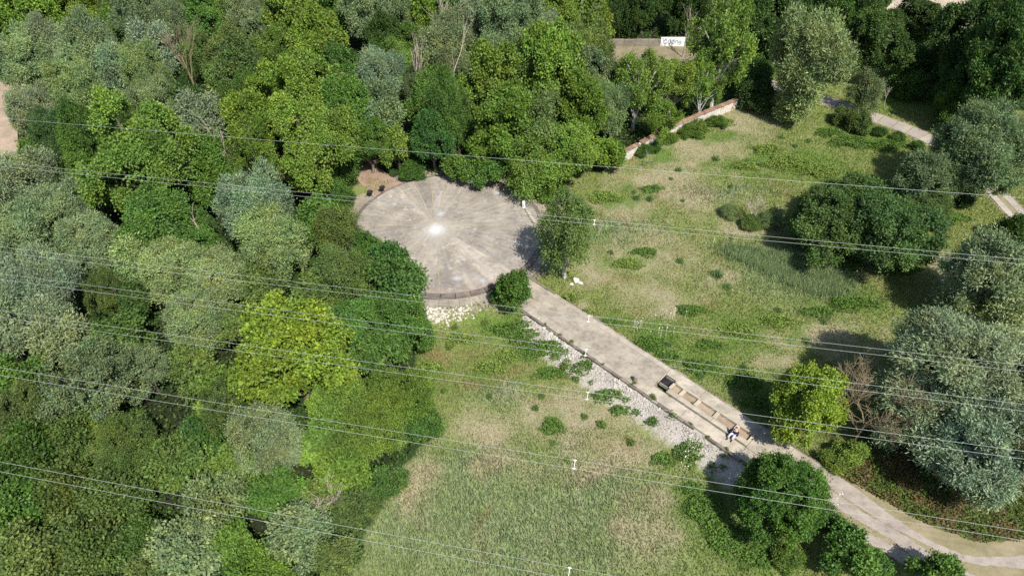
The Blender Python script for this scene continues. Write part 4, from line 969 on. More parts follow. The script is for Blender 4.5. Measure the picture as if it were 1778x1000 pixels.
# bramble and nettle mats in the open
BR = [(1370, 285, 2.6, 1.3, .55, 'y'), (1330, 262, 1.6, .9, .5, 'y'), (1420, 300, 2.2, 1.2, .5, 'y'), (1290, 290, 1.6, .8, .45, 'y'), (1480, 250, 2.4, 1.2, .6, 'g'), (1540, 255, 2.0, 1.0, .6, 'g'), (1440, 232, 1.6, .8, .5, 'g'),
      (1200, 232, 2.0, .8, .7, 'y'), (1250, 215, 1.6, .7, .6, 'y'), (1140, 250, 1.2, .7, .7, 'g'), (1050, 345, 1.6, .9, .5, 'y'), (1090, 460, 1.3, .7, .4, 'y'), (1120, 440, 1.1, .6, .4, 'g'),
      (1280, 575, 1.5, .7, .4, 'y'), (1480, 530, 2.0, .8, .6, 'g'), (1420, 545, 1.4, .6, .5, 'g'), (1130, 600, 1.3, .9, .5, 'g'), (1215, 640, 1.2, .7, .6, 'g'), (1290, 665, 1.3, .8, .5, 'g'), (1310, 700, 1.0, .7, .5, 'g'),
      (885, 575, 1.6, .7, .5, 'g'), (935, 612, 1.7, .8, .5, 'g'), (905, 590, 1.2, .7, .6, 'g'), (850, 640, 1.2, .6, .35, 'y'), (1050, 690, 1.0, .5, .4, 'g'), (1190, 790, .8, .8, .5, 'g'), (1225, 890, 1.2, 1.4, .45, 'g'), (1260, 940, 1.3, 1.0, .45, 'g'), (1010, 640, .9, .5, .35, 'g'), (1075, 715, .7, .4, .3, 'g'), (880, 620, 1.1, .6, .3, 'y'), (1200, 850, .8, .5, .3, 'g'), (1160, 620, 1.0, .6, .35, 'g'), (1350, 560, 1.4, .7, .35, 'y'), (1200, 540, 1.2, .6, .3, 'g'), (1060, 560, .8, .4, .3, 'g'),
      (1320, 970, 1.4, .7, .4, 'g'), (745, 640, 1.0, .7, .4, 'y'), (990, 520, .7, .5, .4, 'y'), (1015, 545, .8, .4, .4, 'y'), (1640, 380, 1.8, 1.2, .7, 'g'), (1600, 420, 1.5, .8, .6, 'g'), (1130, 330, 1.1, .6, .3, 'g'),
      (1150, 800, .8, .5, .35, 'g'), (960, 742, .8, .7, .4, 'g'), (800, 590, 1.2, .6, .3, 'y'), (955, 650, 1.2, .6, .35, 'g'), (1110, 640, .7, .5, .3, 'g'), (1230, 600, 1.0, .5, .3, 'g'), (1560, 470, 1.6, .7, .5, 'g'), (1345, 720, .9, .7, .5, 'g')]
PP = []; CCs = []
for _ in range(26):
    u9 = random.uniform(0, 19); p = W(u9, random.choice([-3.1, -2.9, -2.6, -2.1]) + random.uniform(-.3, .2)); Q = blob(rng, p[0], p[1], random.uniform(.15, .4), random.uniform(.12, .3), .25, 260); PP.append(Q); CCs.append(np.array([.125, .205, .05]) * rng.uniform(.6, 1.4, (len(Q), 1)))
for px, py, rx, ry, h, kk in BR:
    p = gt(px, py); Q = blob(rng, p[0], p[1], rx, ry, h, 300); PP.append(Q)
    b = np.array([.18, .255, .055] if kk == 'y' else [.11, .195, .04]); CCs.append(b * rng.uniform(.6, 1.4, (len(Q), 1)))
PP = np.concatenate(PP); CCs = np.concatenate(CCs); kq = np.hypot(PP[:, 0] - DISC[0], PP[:, 1] - DISC[1]) > 8.9; uq, vq = uv(PP[:, 0], PP[:, 1]); kq &= ~((uq > -1.2) & (uq < 23) & (vq > -1.8) & (vq < 1.5)); PP, CCs = PP[kq], CCs[kq]
o = link('bramble', leaf_field('bramble', PP, CCs, rng.uniform(.09, .2, len(PP)), rng.uniform(.07, .14, len(PP)), rng), mat=M_COVER)
o['kind'] = 'stuff'; tag(o, 'low green bramble and nettle mats spread through the meadows', 'bramble')
xs = rng.uniform(18, 36, 60000); ys = rng.uniform(16, 42, 60000); k = inpoly(xs, ys, UNDER); xs, ys = xs[k], ys[k]
zs = hgt(xs, ys) + rng.uniform(.02, .55, len(xs)) * (.3 + fbm(xs / .8, ys / .8, 91)); nn = fbm(xs / .9, ys / .9, 95)[:, None]
c = (np.array([.10, .15, .03]) * (nn > .5) + np.array([.17, .125, .055]) * (nn <= .5)) * rng.uniform(.6, 1.4, (len(xs), 1))
o = link('bramble', leaf_field('bramble', np.stack([xs, ys, zs], 1), c, rng.uniform(.09, .2, len(xs)), rng.uniform(.07, .13, len(xs)), rng), mat=M_COVER)
o['kind'] = 'stuff'; tag(o, 'reddish bramble thicket floor between curving track and giant willow', 'bramble')

# grass of the two meadows: real blades
def excl(x, y, pad=0.0):
    u, v = uv(x, y); m = (np.hypot(x - DISC[0], y - DISC[1]) < 9.5) | ((u > -3.7) & (u < 23) & (v > -1.97 - pad) & (v < 1.62))
    m |= inpoly(x, y, TRK) & (vnoise(x * 2.5, y * 2.5, 8) < .22)
    return m
TRK = G([(1405, 800), (1455, 828), (1500, 846), (1550, 878), (1600, 905), (1650, 926), (1700, 940), (1778, 936), (1870, 925)]) + G([(1375, 818), (1400, 840), (1440, 884), (1505, 930), (1560, 972), (1600, 1010), (1660, 1060), (1760, 1090), (1900, 1080)])[::-1]
PATHP = [tuple(p) for p in np.r_[fine + nrf * 1.15, (fine - nrf * 1.15)[::-1]]]
LANES = [G(a) + G(b)[::-1] for a, b in lane]
NG = 760000
xs = rng.uniform(-14, 56, NG); ys = rng.uniform(13, 86, NG)
k = (np.abs(xs) < 8 + ys * .76) & ~inpoly(xs, ys, WOOD) & ~excl(xs, ys)
k &= ~inpoly(xs, ys, PATHP)
for L_ in LANES: k &= ~inpoly(xs, ys, L_)
u_, v_ = uv(xs, ys); bankm = (u_ > -.3) & (u_ < 19.3) & (v_ < -1.9) & (v_ > -3.3 - .8 * vnoise(xs, ys, 6)); k &= ~(bankm & (rng.random(NG) < .93))
k &= rng.random(NG) < np.clip(1.25 - ys / 90, .3, 1)
xs, ys = xs[k], ys[k]; n = len(xs); r = field(xs, ys)
col = veg_colour(xs, ys, r)
spot = fbm(xs / .5, ys / .5, 23, 3)[:, None]
col = col * 1.04 * (.78 + .42 * spot) * rng.uniform(.74, 1.26, (n, 1)) * (1 + rng.normal(size=(n, 3)) * .05)
sw = (rng.random(n) < .07) & (r['lush'] < .5); col[sw] = STRAW * rng.uniform(.7, 1.25, (sw.sum(), 1))
h = (.13 + .15 * spot[:, 0]) * rng.uniform(.6, 1.4, n) + .20 * r['reed'] * rng.uniform(.5, 1.2, n); h *= 1 - .45 * r['straw'] * (1 - r['reed']); intrk = inpoly(xs, ys, TRK); h[intrk] *= .4; col[intrk] = np.array([.30, .29, .13]) * rng.uniform(.7, 1.3, (intrk.sum(), 1))
w = rng.uniform(.012, .03, n) * (1 + ys / 60); a = rng.uniform(0, 6.283, n); ln = rng.uniform(.1, .5, n) * h; la = rng.uniform(0, 6.283, n)
z0 = hgt(xs, ys) - .02
dx, dy = np.cos(a) * w, np.sin(a) * w
tx, ty = xs + np.cos(la) * ln + .12 * h, ys + np.sin(la) * ln
V = np.stack([np.stack([xs - dx, ys - dy, z0], 1), np.stack([xs + dx, ys + dy, z0], 1), np.stack([tx, ty, z0 + h], 1)], 1).reshape(-1, 3)
o = link('meadow_grass', mesh_np('meadow_grass', V, np.arange(3 * n).reshape(-1, 3), np.repeat(col, 3, 0)), mat=M_BLADE); o['kind'] = 'stuff'
tag(o, 'rough meadow grass, part green and part dry straw', 'grass')
# reed bed in the right meadow
cr = gt(1375, 470); nR = 26000; a = rng.uniform(0, 6.283, nR); q = rng.random(nR) ** .42 * (1 + .2 * np.sin(3 * a)) * np.where(rng.random(nR) < .25, rng.uniform(.9, 1.35, nR), 1)
xs = cr[0] + np.cos(a) * q * 4.3 + (np.sin(a) * q) * -1.2; ys = cr[1] + np.sin(a) * q * 2.6 - np.cos(a) * q * 1.1; z0 = hgt(xs, ys)
h = rng.uniform(.3, .8, nR); la = rng.normal(4.6, 1.2, nR); ln = h * rng.uniform(.15, .5, nR); w = rng.uniform(.02, .04, nR); aa = rng.uniform(0, 6.283, nR)
V = np.stack([np.stack([xs - np.cos(aa) * w, ys - np.sin(aa) * w, z0], 1), np.stack([xs + np.cos(aa) * w, ys + np.sin(aa) * w, z0], 1), np.stack([xs + np.cos(la) * ln, ys + np.sin(la) * ln, z0 + h], 1)], 1).reshape(-1, 3)
c = np.array([.31, .40, .19]) * rng.uniform(.7, 1.3, (nR, 1))
o = link('reed_bed', mesh_np('reed_bed', V, np.arange(3 * nR).reshape(-1, 3), np.repeat(c, 3, 0)), mat=M_BLADE); o['kind'] = 'stuff'; tag(o, 'blue-green reed bed in front of the great thicket', 'reeds')
# white umbels
PX = [(1190, 770, 14, 16), (1205, 790, 10, 12), (1105, 568, 14, 8), (1140, 580, 20, 8), (1165, 560, 20, 12), (1185, 810, 8, 14), (1440, 890, 14, 14)]
V = []; F = []
for px, py, rx, ry in PX:
    for _ in range(8):
        p = gt(px + random.gauss(0, rx * .6), py + random.gauss(0, ry * .6)); hh = random.uniform(.6, .95) if px != 1440 else random.uniform(1.7, 2.0); r_ = random.uniform(.025, .05)
        u9, v9 = uv(p[0], p[1])
        if px != 1440 and -1.9 < v9 < 1.6: continue
        b = len(V); V.append((p[0], p[1], p[2] + hh + .03)); V += [(p[0] + math.cos(t) * r_, p[1] + math.sin(t) * r_, p[2] + hh) for t in np.linspace(0, 6.283, 7)[:-1]]
        F += [(b, b + 1 + i, b + 1 + (i + 1) % 6) for i in range(6)]
        V += [(p[0] - .01, p[1], p[2]), (p[0] + .01, p[1], p[2]), (p[0], p[1], p[2] + hh)]; F.append((b + 7, b + 8, b + 9))
o = link('white_wildflowers', poly_mesh('white_wildflowers', V, F), mat=plain('umbel_white', (.7, .7, .6), .8, .1)); o['kind'] = 'stuff'; tag(o, 'white flowering umbels scattered beside ramp and bank', 'wildflowers')
# leafy weed clumps that stand out one by one
wm = []
for sd in range(3):
    r2 = np.random.default_rng(300 + sd); n = 420; d = unit(r2, n); d[:, 2] = np.abs(d[:, 2]); P = d * r2.uniform(.15, 1, (n, 1)) * np.array([.5, .5, .62]) * (1 + .18 * np.sin(np.arctan2(d[:, 1], d[:, 0]) * 3 + sd))[:, None]
    V, F = leaf_quads(P, d * .6 + r2.normal(size=(n, 3)) * .5 + np.array([0, 0, .4]), d + r2.normal(size=(n, 3)) * .5, r2.uniform(.1, .2, n), r2.uniform(.05, .11, n))
    m = mesh_np('weed_clump', V, F, tone=r2.uniform(.65, 1.35, n)); m.materials.append(M_LEAF); wm.append(m)
def clump(px, py, r_px, col, label, group):
    p = gt(px, py); dist = (p - np.array([0, 0, CAM_H])) @ FW; s = r_px * .8 * dist / FPX / .5
    o = link('weed_clump', random.choice(wm), color=tuple(np.array(col) * random.uniform(.85, 1.15))); o.location = tuple(p); o.rotation_euler[2] = random.uniform(0, 6); o.scale = (s, s, s * random.uniform(.7, 1.1))
    tag(o, label, 'weed', group)
BG, DG = (.125, .21, .075), (.15, .235, .055)
for px, py, r_ in [(1178, 297, 8), (1137, 327, 8), (1105, 346, 8), (1128, 348, 9), (1100, 335, 6), (1165, 312, 5), (1268, 326, 6), (1185, 350, 5), (1243, 278, 9), (1296, 283, 8), (1320, 287, 9), (1368, 280, 7), (1357, 241, 7), (1403, 247, 7), (1380, 255, 6)]:
    clump(px, py, r_, BG, 'dark leafy tuft in the straw-coloured grass near the brick wall', 'tufts near the brick wall')
for px, py, r_ in [(1245, 480, 13), (1262, 500, 10), (1120, 440, 8), (1060, 440, 8), (1180, 455, 9), (1400, 595, 10), (1430, 560, 10), (1350, 540, 8), (1240, 635, 12), (1205, 632, 10), (1215, 655, 9), (1290, 640, 8), (1160, 600, 8), (1270, 415, 5)]:
    clump(px, py, r_, BG, 'bushy weed clump between ramp and reed bed in open meadow', 'weeds in the meadow on the brick wall side of the ramp')
for px, py, r_ in [(965, 735, 12), (930, 710, 9), (940, 690, 8), (985, 800, 8), (1045, 740, 12), (1015, 725, 9), (1095, 770, 10), (960, 770, 8), (850, 690, 8), (780, 605, 8), (840, 563, 8), (770, 680, 7), (1000, 660, 10), (1075, 690, 9), (980, 640, 11), (790, 570, 9), (1135, 735, 12)]:
    clump(px, py, r_, DG, 'green weed clump in the meadow on the rubble side of the ramp', 'weeds in the meadow on the rubble side of the ramp')
for u9, v9, s in [(1.5, -1.75, 7), (3.0, -1.72, 6), (4.1, -1.7, 9), (5.6, -1.8, 7), (7.2, -1.75, 6), (9.9, -1.55, 8), (11.6, -1.65, 11), (13.2, -1.8, 6), (14.8, -1.72, 7), (16.2, -1.8, 6), (17.6, -1.75, 7), (12.4, -.72, 5), (13.9, -.25, 7)]:
    p = W(u9, v9, .28); o = link('weed_clump', random.choice(wm), color=(.12, .17, .04)); q = s * .024 / .5; o.location = tuple(p); o.scale = (q * 1.3, q * .8, q * .6); o.rotation_euler[2] = u9
    tag(o, 'small weed growing from a crack in the ramp', 'weed', 'weeds in ramp cracks')

# ------------------------------------------------------------------ rubble bank and boulders
def rock(rng, s, sides=7):
    d = unit(rng, 14); bm = bmesh.new()
    for v in d * rng.uniform(.7, 1.1, (14, 1)) * np.array(s): bm.verts.new(v)
    r = bmesh.ops.convex_hull(bm, input=bm.verts); bmesh.ops.delete(bm, geom=[v for v in bm.verts if not v.link_faces], context='VERTS')
    bm.verts.index_update(); V = np.array([v.co[:] for v in bm.verts]); F = [tuple(v.index for v in f.verts) for f in bm.faces]; bm.free(); return V, F
rr = np.random.default_rng(5)
rocks = [rock(rr, (1, rr.uniform(.6, .9), rr.uniform(.45, .7))) for _ in range(12)]
PV = []; PF = []; base = 0
def add_rock(x, y, s, sink=.3):
    global base
    V, F = rocks[rr.integers(12)]; a = rr.uniform(0, 6.28); c, s_ = math.cos(a), math.sin(a); tl = rr.normal(0, .3)
    Q = V * s; Q = np.stack([Q[:, 0] * c - Q[:, 1] * s_, Q[:, 0] * s_ + Q[:, 1] * c, Q[:, 2] + Q[:, 0] * tl], 1)
    PV.append(Q + np.array([x, y, float(hgt(x, y)) + s * (.5 - sink)])); PF.extend([tuple(i + base for i in f) for f in F]); base += len(V)
for _ in range(3600):
    u9 = rr.uniform(-.4, 19.4); dens = .55 + .45 * math.sin(u9 * .9) ; v9 = -1.98 - abs(rr.normal(0, .43)) * (1.1 if 3 < u9 < 12 else .75)
    if v9 < -3.7: continue
    p = W(u9, v9)
    if vnoise(np.array([p[0] * .8]), np.array([p[1] * .8]), 44)[0] < .28: continue
    add_rock(p[0], p[1], rr.uniform(.25, 1) ** 2.2 * .115 * (1.35 if u9 < 6 else 1))
o = link('rubble_bank', poly_mesh('rubble_bank', np.concatenate(PV), PF), mat=M_STONE, color=(1.05, 1.03, 1.0)); o['kind'] = 'stuff'; tag(o, 'bank of broken pale rubble stones along the ramp', 'rubble')
PV = []; PF = []; base = 0
for cx, cy, n, sp in ((763, 548, 170, 24), (800, 540, 90, 18), (745, 540, 60, 12)):
    for _ in range(n):
        p = gt(cx + rr.normal(0, sp * .6), cy + rr.normal(0, 9))
        if math.hypot(p[0] - DISC[0], p[1] - DISC[1]) > 9.4: add_rock(p[0], p[1], rr.uniform(.05, .17))
o = link('rubble_heap', poly_mesh('rubble_heap', np.concatenate(PV), PF), mat=M_STONE, color=(1.3, 1.27, 1.2)); o['kind'] = 'stuff'; tag(o, 'heap of white broken stones below the front rim of the platform', 'rubble')
PV = []; PF = []; base = 0
for _ in range(420):                                    # brick crumbs swept against the front rim
    a = rr.uniform(-2.3, -.55); r_ = DR - abs(rr.normal(0, .32)); x, y = DISC[0] + r_ * math.cos(a), DISC[1] + r_ * math.sin(a)
    V, F = rocks[rr.integers(12)]; PV.append(V * rr.uniform(.02, .06) + np.array([x, y, .465])); PF.extend([tuple(i + base for i in f) for f in F]); base += len(V)
o = link('brick_crumbs', poly_mesh('brick_crumbs', np.concatenate(PV), PF), mat=concrete('brick_crumb', (.40, .20, .14), (.33, .28, .23), 3, .4)); o['kind'] = 'stuff'; tag(o, 'reddish brick crumbs lying along the front rim of the platform', 'debris')
boulder = [(1000, 487, .42), (1008, 493, .30), (992, 494, .26), (868, 520, .2), (747, 553, .33), (760, 558, .3), (757, 538, .3), (1068, 660, .2), (935, 555, .3), (945, 570, .26), (928, 545, .22), (956, 580, .25)]
for px, py, s in boulder:
    p = gt(px, py); V, F = rocks[rr.integers(12)]
    o = link('boulder', poly_mesh('boulder', V, F), mat=M_STONE, color=(1.35, 1.32, 1.25)); o.location = (p[0], p[1], p[2] + s * .25); o.scale = (s, s, s); o.rotation_euler[2] = px
    place = 'beside the drooping olive birch' if px > 985 and py < 500 else 'in the white stone heap below the platform' if px < 800 else 'on the rubble bank beside the ramp' if py > 530 else 'beneath the small green tree'
    tag(o, 'pale angular boulder ' + place, 'boulder', 'boulders ' + place)

# ------------------------------------------------------------------ old brick wall with plaster and tiled coping
def wall_mat():
    m, t, out = nt('plastered_brick'); tc = N(t, 'TexCoord'); P = tc.outputs['Object']
    br = N(t, 'TexBrick'); br.inputs['Scale'].default_value = 3.2; br.inputs['Color1'].default_value = (.33, .13, .085, 1); br.inputs['Color2'].default_value = (.25, .10, .07, 1); br.inputs['Mortar'].default_value = (.42, .38, .33, 1)
    mp = N(t, 'Mapping'); mp.inputs['Rotation'].default_value = (math.pi / 2, 0, 0); t.links.new(P, mp.inputs[0]); t.links.new(mp.outputs[0], br.inputs[0])
    f = noise(t, P, 1.1, 6, .65); d = noise(t, P, 5, 5, .6)
    pl = ramp(t, d, [(.3, (.42, .39, .33)), (.65, (.66, .63, .56))])
    c = mixc(t, pl, br.outputs[0], ramp(t, f, [(.58, (0, 0, 0)), (.63, (1, 1, 1))]))
    p = pbsdf(t, c, .9, .1); bump(t, p, f, .5, .03); t.links.new(p.outputs[0], out.inputs[0]); return m
M_WALL = wall_mat(); M_TILE = concrete('clay_coping', (.30, .165, .11), (.25, .18, .13), 2.0, .5)
WA = np.array([11.2, 61.6]); WB = np.array([26.4, 73.4]); wd = WB - WA; WL = np.linalg.norm(wd); wd /= WL; wang = math.atan2(wd[1], wd[0])
bw = empty('brick_wall', (WA[0], WA[1], float(hgt(*WA))), wang); tag(bw, 'old plastered brick wall with red clay coping along the meadow', 'wall')
nsec = 8
for i in range(nsec):
    x0 = WL * i / nsec; x1 = WL * (i + 1) / nsec; bulge = lambda x: .35 * math.sin(math.pi * x / WL)
    zt = 1.15 + .25 * math.sin(i * .8) * .3
    V, Fq = prism([(x0, bulge(x0) - .15), (x1 - .01, bulge(x1) - .15), (x1 - .01, bulge(x1) + .15), (x0, bulge(x0) + .15)], -.4, zt, .01); link('wall_section', poly_mesh('wall_section', V, Fq), bw, M_WALL)
    x = x0
    while x < x1 - .1:
        L = random.uniform(.28, .42); e = min(x + L, x1)
        if random.random() < .95:
            b0, b1 = bulge(x), bulge(e); j = random.uniform(-.02, .02); s = random.uniform(.75, 1.3)
            V, Fq = prism([(x + .01, b0 - .25 + j), (e - .01, b1 - .25 + j), (e - .01, b1 + .25 + j), (x + .01, b0 + .25 + j)], zt + .004, zt + .12 + random.uniform(-.02, .03), .03)
            link('coping_tile', poly_mesh('coping_tile', V, Fq), bw, M_TILE, (s, s * random.uniform(.9, 1.1), s))
        x = e
# ------------------------------------------------------------------ yard wall with painted section
yw = empty('yard_wall', (11.2, 88.2, 0)); tag(yw, 'grey concrete yard wall with a white painted graffiti section under dark trees', 'wall')
for i in range(7):
    x0 = i * 1.55; x1 = x0 + 1.53; painted = i >= 5
    V, Fq = prism([(x0, 0), (x1, 0), (x1, .28), (x0, .28)], -.2, .85 + (.22 if painted else random.uniform(-.03, .03)), .02)
    o = link('wall_panel', poly_mesh('wall_panel', V, Fq), yw, M_WHITE if painted else M_CONC, (.72, .70, .70))
    if painted: o['label'] = 'white painted wall panel with grey lettering'
M_INK = plain('graffiti_ink', (.22, .24, .33), .7, .2); M_INK2 = plain('graffiti_green', (.20, .33, .29), .7, .2)
def loop(cx, cz, rx, rz, a0, a1, n=14, w=.05):
    V = []; F = []
    for i in range(n + 1):
        a = a0 + (a1 - a0) * i / n
        V += [(cx + math.cos(a) * (rx - w), -.006, cz + math.sin(a) * (rz - w)), (cx + math.cos(a) * (rx + w), -.006, cz + math.sin(a) * (rz + w))]
    return V, [(2 * i, 2 * i + 1, 2 * i + 3, 2 * i + 2) for i in range(n)]
gl = [loop(8.35, 0.56, .20, .28, .8, 6.0), loop(8.85, 0.55, .17, .26, 0, 6.283), loop(9.3, 0.53, .17, .26, 0, 6.283), loop(9.75, 0.50, .14, .28, -.3, 3.4), loop(10.2, 0.52, .16, .13, 0, 4.7), loop(10.2, 0.35, .16, .13, -3.1, 1.6)]
V, Fq = merge(gl[:4]); link('graffiti', poly_mesh('graffiti', V, Fq), yw, M_INK); V, Fq = merge(gl[4:]); link('graffiti', poly_mesh('graffiti', V, Fq), yw, M_INK2)
yard = strip('yard', [(10.5, 84.2), (16, 84.0), (23, 84.0)], [(10.5, 88.1), (16, 88.1), (23, 88.1)], 24, 8, .05, M_TRACK, jit=.02, color=(.9, .88, .95)); yard['kind'] = 'structure'
V, Fq = prism([(0, -4.3), (12, -4.3), (12, -4.1), (0, -4.1)], -1.0, .22, .02); link('yard_kerb', poly_mesh('yard_kerb', V, Fq), yw, M_CONC, (.7, .7, .7))
# path kerb by the far track
# ------------------------------------------------------------------ overhead power lines
ZW = 15.0
WIRES = [([(10, 208), (640, 263), (1778, 345)], 17.5, 1, 'single thin earth wire crossing above the far rim of the platform'),
         ([(50, 292), (640, 348), (1778, 456)], ZW, 2, 'twin conductor line crossing over the middle of the platform'),
         ([(0, 434), (735, 522), (1778, 640)], ZW, 2, 'twin conductor line crossing over the small green tree'),
         ([(0, 481), (600, 562), (1778, 708)], ZW, 2, 'twin conductor line crossing over the top of the yellow-green lime'),
         ([(0, 546), (600, 632), (1778, 790)], ZW, 2, 'twin conductor line crossing the middle of the yellow-green lime and pits'),
         ([(0, 645), (600, 738), (1778, 930)], ZW, 2, 'twin conductor line crossing over the round dense tree'),
         ([(0, 810), (600, 920), (990, 994)], ZW, 2, 'twin conductor line crossing over the pale dogwood thickets')]
SPX = [None, 1032, 1022, 1017, 1020, 998, 988]
for (pts, zz, nw, lab), spx in zip(WIRES, SPX):
    A = g(*pts[0], zz); B = g(*pts[-1], zz); d = (B - A); d /= np.linalg.norm(d); nrm = np.array([-d[1], d[0], 0])
    mid = g(*pts[1], zz); c0 = A + d * ((mid - A) @ d); dev = (mid - c0) @ nrm            # sideways bow, put into sag instead
    org = A - d * (A[0] / d[0])
    pl = empty('power_line', tuple(org)); tag(pl, lab, 'power line', 'overhead conductors' if nw == 2 else None)
    for s in ((0,) if nw == 1 else (-.2, .2)):
        P = []
        for q in np.linspace(-170, 170, 60):
            p = d * q + nrm * s; P.append((p[0], p[1], 1.1e-4 * q * q + p[2] - .04))
        V, Fq = tube(P, [.0066] * 60, 5); link('wire', poly_mesh('wire', V, Fq), pl, M_ALU)
    if nw == 2:
        for off_ in (0, -42, 38):
            px_ = spx; # where this span's spacer hangs
            ylin = np.interp(px_, [pts[0][0], pts[1][0], pts[2][0]], [pts[0][1], pts[1][1], pts[2][1]]); sp = g(px_, ylin, zz); q = (sp - org) @ d + off_
            p0 = d * q; V, Fq = merge([tube([p0 - nrm * .2 + [0, 0, -.02], p0 + nrm * .2 + [0, 0, -.02]], [.013, .013], 6), tube([p0 - nrm * .2 - d * .06, p0 - nrm * .2 + d * .06], [.022, .022], 6), tube([p0 + nrm * .2 - d * .06, p0 + nrm * .2 + d * .06], [.022, .022], 6)])
            V = [(x, y, z + 1.1e-4 * q * q - .04) for x, y, z in V]; link('spacer', poly_mesh('spacer', V, Fq), pl, M_WHITE)

# ------------------------------------------------------------------ small things on the platform
def grill(px, py, lab):
    p = g(px, py, .45); o = empty('barbecue', (p[0], p[1], .45 if math.hypot(p[0] - DISC[0], p[1] - DISC[1]) < DR else .16)); tag(o, lab, 'barbecue', 'round barbecues')
    n = 14; prof = [(.04, .42), (.2, .46), (.27, .56), (.29, .62), (.25, .62), (.2, .54), (.03, .5)]
    V = [(r * math.cos(2 * math.pi * k / n), r * math.sin(2 * math.pi * k / n), z) for r, z in prof for k in range(n)]
    F = [(i * n + k, i * n + (k + 1) % n, (i + 1) * n + (k + 1) % n, (i + 1) * n + k) for i in range(len(prof) - 1) for k in range(n)] + [tuple((len(prof) - 1) * n + k for k in range(n))]
    link('bowl', poly_mesh('bowl', V, F), o, M_BLACK)
    V, F = merge([tube([(-.24 + .06 * i, -math.sqrt(max(.0, .0625 - (-.24 + .06 * i) ** 2)), .60), (-.24 + .06 * i, math.sqrt(max(.0, .0625 - (-.24 + .06 * i) ** 2)), .60)], [.008, .008], 4) for i in range(1, 8)]); link('grate', poly_mesh('grate', V, F), o, M_STEEL)
    for k in range(3):
        a = 2.09 * k; V, F = tube([(.05 * math.cos(a), .05 * math.sin(a), .44), (.22 * math.cos(a), .22 * math.sin(a), -.0)], [.014, .014], 5); link('leg', poly_mesh('leg', V, F), o, M_BLACK)
grill(643, 338, 'round black barbecue on legs nearer the left rim of the platform'); grill(664, 330, 'round black barbecue on legs at the edge of the earth path')
p = g(909, 360, .45); o = empty('white_post', (p[0], p[1], .38)); tag(o, 'stubby white rounded post on the platform rim', 'post')
V, F = tube([(0, 0, 0), (0, 0, .55), (0, 0, .72), (0, 0, .8)], [.15, .16, .15, .07], 10); link('post', poly_mesh('post', V, F), o, M_WHITE)
V, F = tube([(0, 0, -.06), (0, 0, .06)], [.22, .2], 10); link('foot', poly_mesh('foot', V, F), o, M_CONC)
for i in range(6):                                       # pale kerb blocks beside the post
    a = g(914 + i * 2.6, 366 + i * 4.2, .45); s = random.uniform(.9, 1.3)
    V, F = prism([(-.22, -.09), (.22, -.09), (.22, .09), (-.22, .09)], 0, .16, .02); o = link('kerb_block', poly_mesh('kerb_block', V, F), mat=M_CONC, color=(s * 1.1, s * 1.08, s))
    o.location = (a[0], a[1], .445); o.rotation_euler[2] = -.95 + random.uniform(-.1, .1); tag(o, 'pale kerb block in the short row beside the white post', 'kerb block', 'kerb blocks beside the white post')

# ------------------------------------------------------------------ person sitting on the pit frame
def skin_obj(name, verts, edges, radii, mat, parent, sub=2):
    me = bpy.data.meshes.new(name); me.from_pydata(verts, edges, []); me.update()
    o = link(name, me, parent); md = o.modifiers.new('skin', 'SKIN'); md.use_smooth_shade = True
    if not me.skin_vertices: 
        bpy.context.view_layer.objects.active = o; o.select_set(True); bpy.ops.mesh.customdata_skin_add(); o.select_set(False)
    for i, r in enumerate(radii):
        sv_ = me.skin_vertices[0].data[i]; sv_.radius = (r, r) if not isinstance(r, tuple) else r; sv_.use_root = (i == 0)
    s = o.modifiers.new('sub', 'SUBSURF'); s.levels = sub; s.render_levels = sub; me.materials.append(mat); return o
# local frame: -y is where the person looks, seat at z=0
pw = W(17.35, -.50, .66); per = empty('person', (pw[0], pw[1], .40), math.atan2(-AV[1], -AV[0]) + math.pi / 2); per.scale = (1.0, 1.0, 1.0)
tag(per, 'person in navy top and pale jeans sitting on the pit frame', 'person')
M_SKIN = plain('skin', (.55, .36, .27), .5, .3, 0, .03); M_NAVY = plain('navy_cloth', (.022, .025, .06), .85, .1, 0, .2); M_JEAN = plain('pale_jeans', (.52, .53, .62), .85, .1, 0, .12)
M_HAIR = plain('grey_brown_hair', (.10, .09, .10), .7, .3, 0, .3); M_SHOE = plain('black_shoe', (.02, .02, .022), .5, .4)
fl = -.10
body_v = [(0, 0, .12), (0, .01, .32), (0, .0, .50), (0, -.01, .58), (0, -.02, .68), (0, -.035, .78),
          (.19, .0, .49), (.25, -.06, .27), (.20, -.24, .13), (-.19, .0, .49), (-.25, -.06, .27), (-.16, -.26, .14),
          (.09, -.0, .08), (.12, -.34, .26), (.11, -.44, fl + .1), (-.09, 0, .08), (-.14, -.33, .27), (-.17, -.50, fl + .1)]
body_e = [(0, 1), (1, 2), (2, 3), (3, 4), (4, 5), (2, 6), (6, 7), (7, 8), (2, 9), (9, 10), (10, 11), (0, 12), (12, 13), (13, 14), (0, 15), (15, 16), (16, 17)]
body = skin_obj('body', body_v, body_e, [(.14, .1), (.13, .095), (.13, .09), .05, (.085, .1), (.07, .085), .055, .042, .03, .055, .042, .03, .08, .058, .042, .08, .058, .042], M_SKIN, per)
skin_obj('jacket', body_v[:3] + body_v[6:8] + [(.215, -.17, .185)] + body_v[9:11] + [(-.195, -.18, .19)], [(0, 1), (1, 2), (2, 3), (3, 4), (4, 5), (2, 6), (6, 7), (7, 8)], [(.165, .125), (.155, .12), (.15, .11), .075, .062, .052, .075, .062, .052], M_NAVY, per)
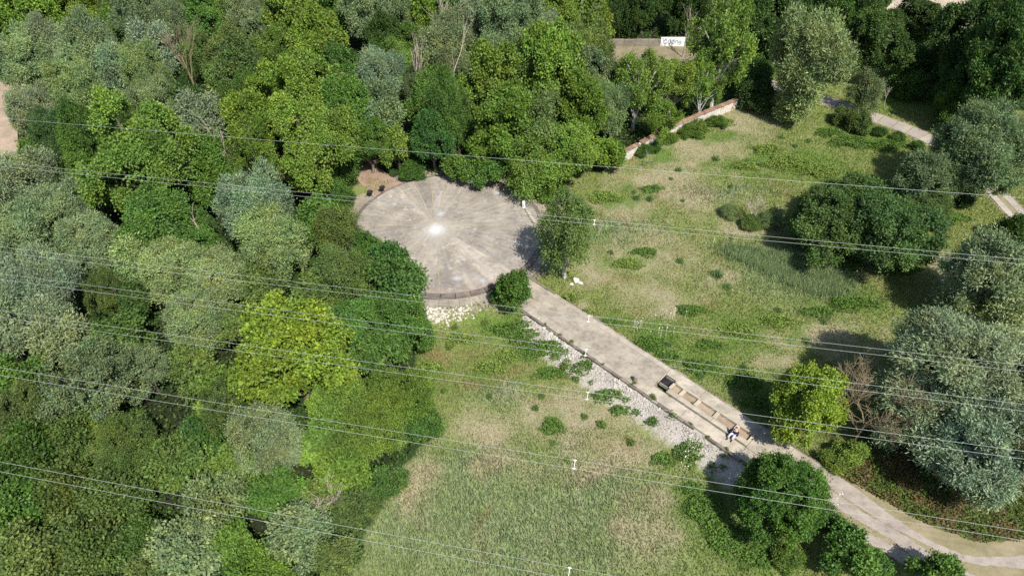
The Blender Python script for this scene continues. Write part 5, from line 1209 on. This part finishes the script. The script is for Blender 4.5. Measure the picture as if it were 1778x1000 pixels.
skin_obj('trousers', [(0, .0, .08)] + body_v[12:14] + [(.11, -.435, fl + .14)] + body_v[15:17] + [(-.165, -.485, fl + .14)], [(0, 1), (1, 2), (2, 3), (0, 4), (4, 5), (5, 6)], [(.15, .11), .098, .075, .06, .098, .075, .06], M_JEAN, per)
skin_obj('hair', [(0, .01, .74), (0, -.005, .83), (0, -.05, .87)], [(0, 1), (1, 2)], [(.085, .075), (.085, .09), (.06, .05)], M_HAIR, per)
for sx, fx, fy in ((1, .11, -.44), (-1, -.17, -.50)):
    skin_obj('shoe', [(fx, fy + .05, fl + .05), (fx, fy - .08, fl + .045), (fx + .02 * sx, fy - .19, fl + .035)], [(0, 1), (1, 2)], [.05, .05, .035], M_SHOE, per)
    hx, hy, hz = (.20, -.24, .13) if sx > 0 else (-.16, -.26, .14)
    hv = [(hx, hy, hz), (hx - .01 * sx, hy - .07, hz + .0)]; he = [(0, 1)]; hr = [.03, .036]
    for k in range(4):
        b = len(hv); o_ = (k - 1.5) * .02
        hv += [(hx - .01 * sx + o_, hy - .11, hz + .005), (hx - .01 * sx + o_ * 1.15, hy - .145 + .01 * abs(k - 1.4), hz - .012)]; he += [(1, b), (b, b + 1)]; hr += [.010, .008]
    b = len(hv); hv += [(hx - .05 * sx, hy - .06, hz), (hx - .065 * sx, hy - .095, hz - .01)]; he += [(0, b), (b, b + 1)]; hr += [.011, .009]
    skin_obj('hand', hv, he, hr, M_SKIN, per, 1)
skin_obj('nose', [(0, -.115, .765), (0, -.135, .74)], [(0, 1)], [.012, .016], M_SKIN, per, 1)
bp = W(17.02, -.5, .66); bag = empty('bag', (bp[0], bp[1], .40), .8); tag(bag, 'dark bag lying on the pit frame beside the sitting person', 'bag')
bm = bmesh.new(); bmesh.ops.create_cube(bm, size=1); bmesh.ops.scale(bm, vec=(.30, .2, .24), verts=bm.verts)
for v in bm.verts:
    if v.co.z > 0: v.co.x *= .75; v.co.y *= .6
    v.co.z += .12
bmesh.ops.bevel(bm, geom=bm.edges[:], offset=.04, segments=2, affect='EDGES'); me = bpy.data.meshes.new('pouch'); bm.to_mesh(me); bm.free(); link('pouch', me, bag, M_NAVY)
V, F = tube([(-.08, 0, .22), (-.05, 0, .31), (.05, 0, .31), (.08, 0, .22)], [.012] * 4, 5); link('strap', poly_mesh('strap', V, F), bag, M_SHOE)
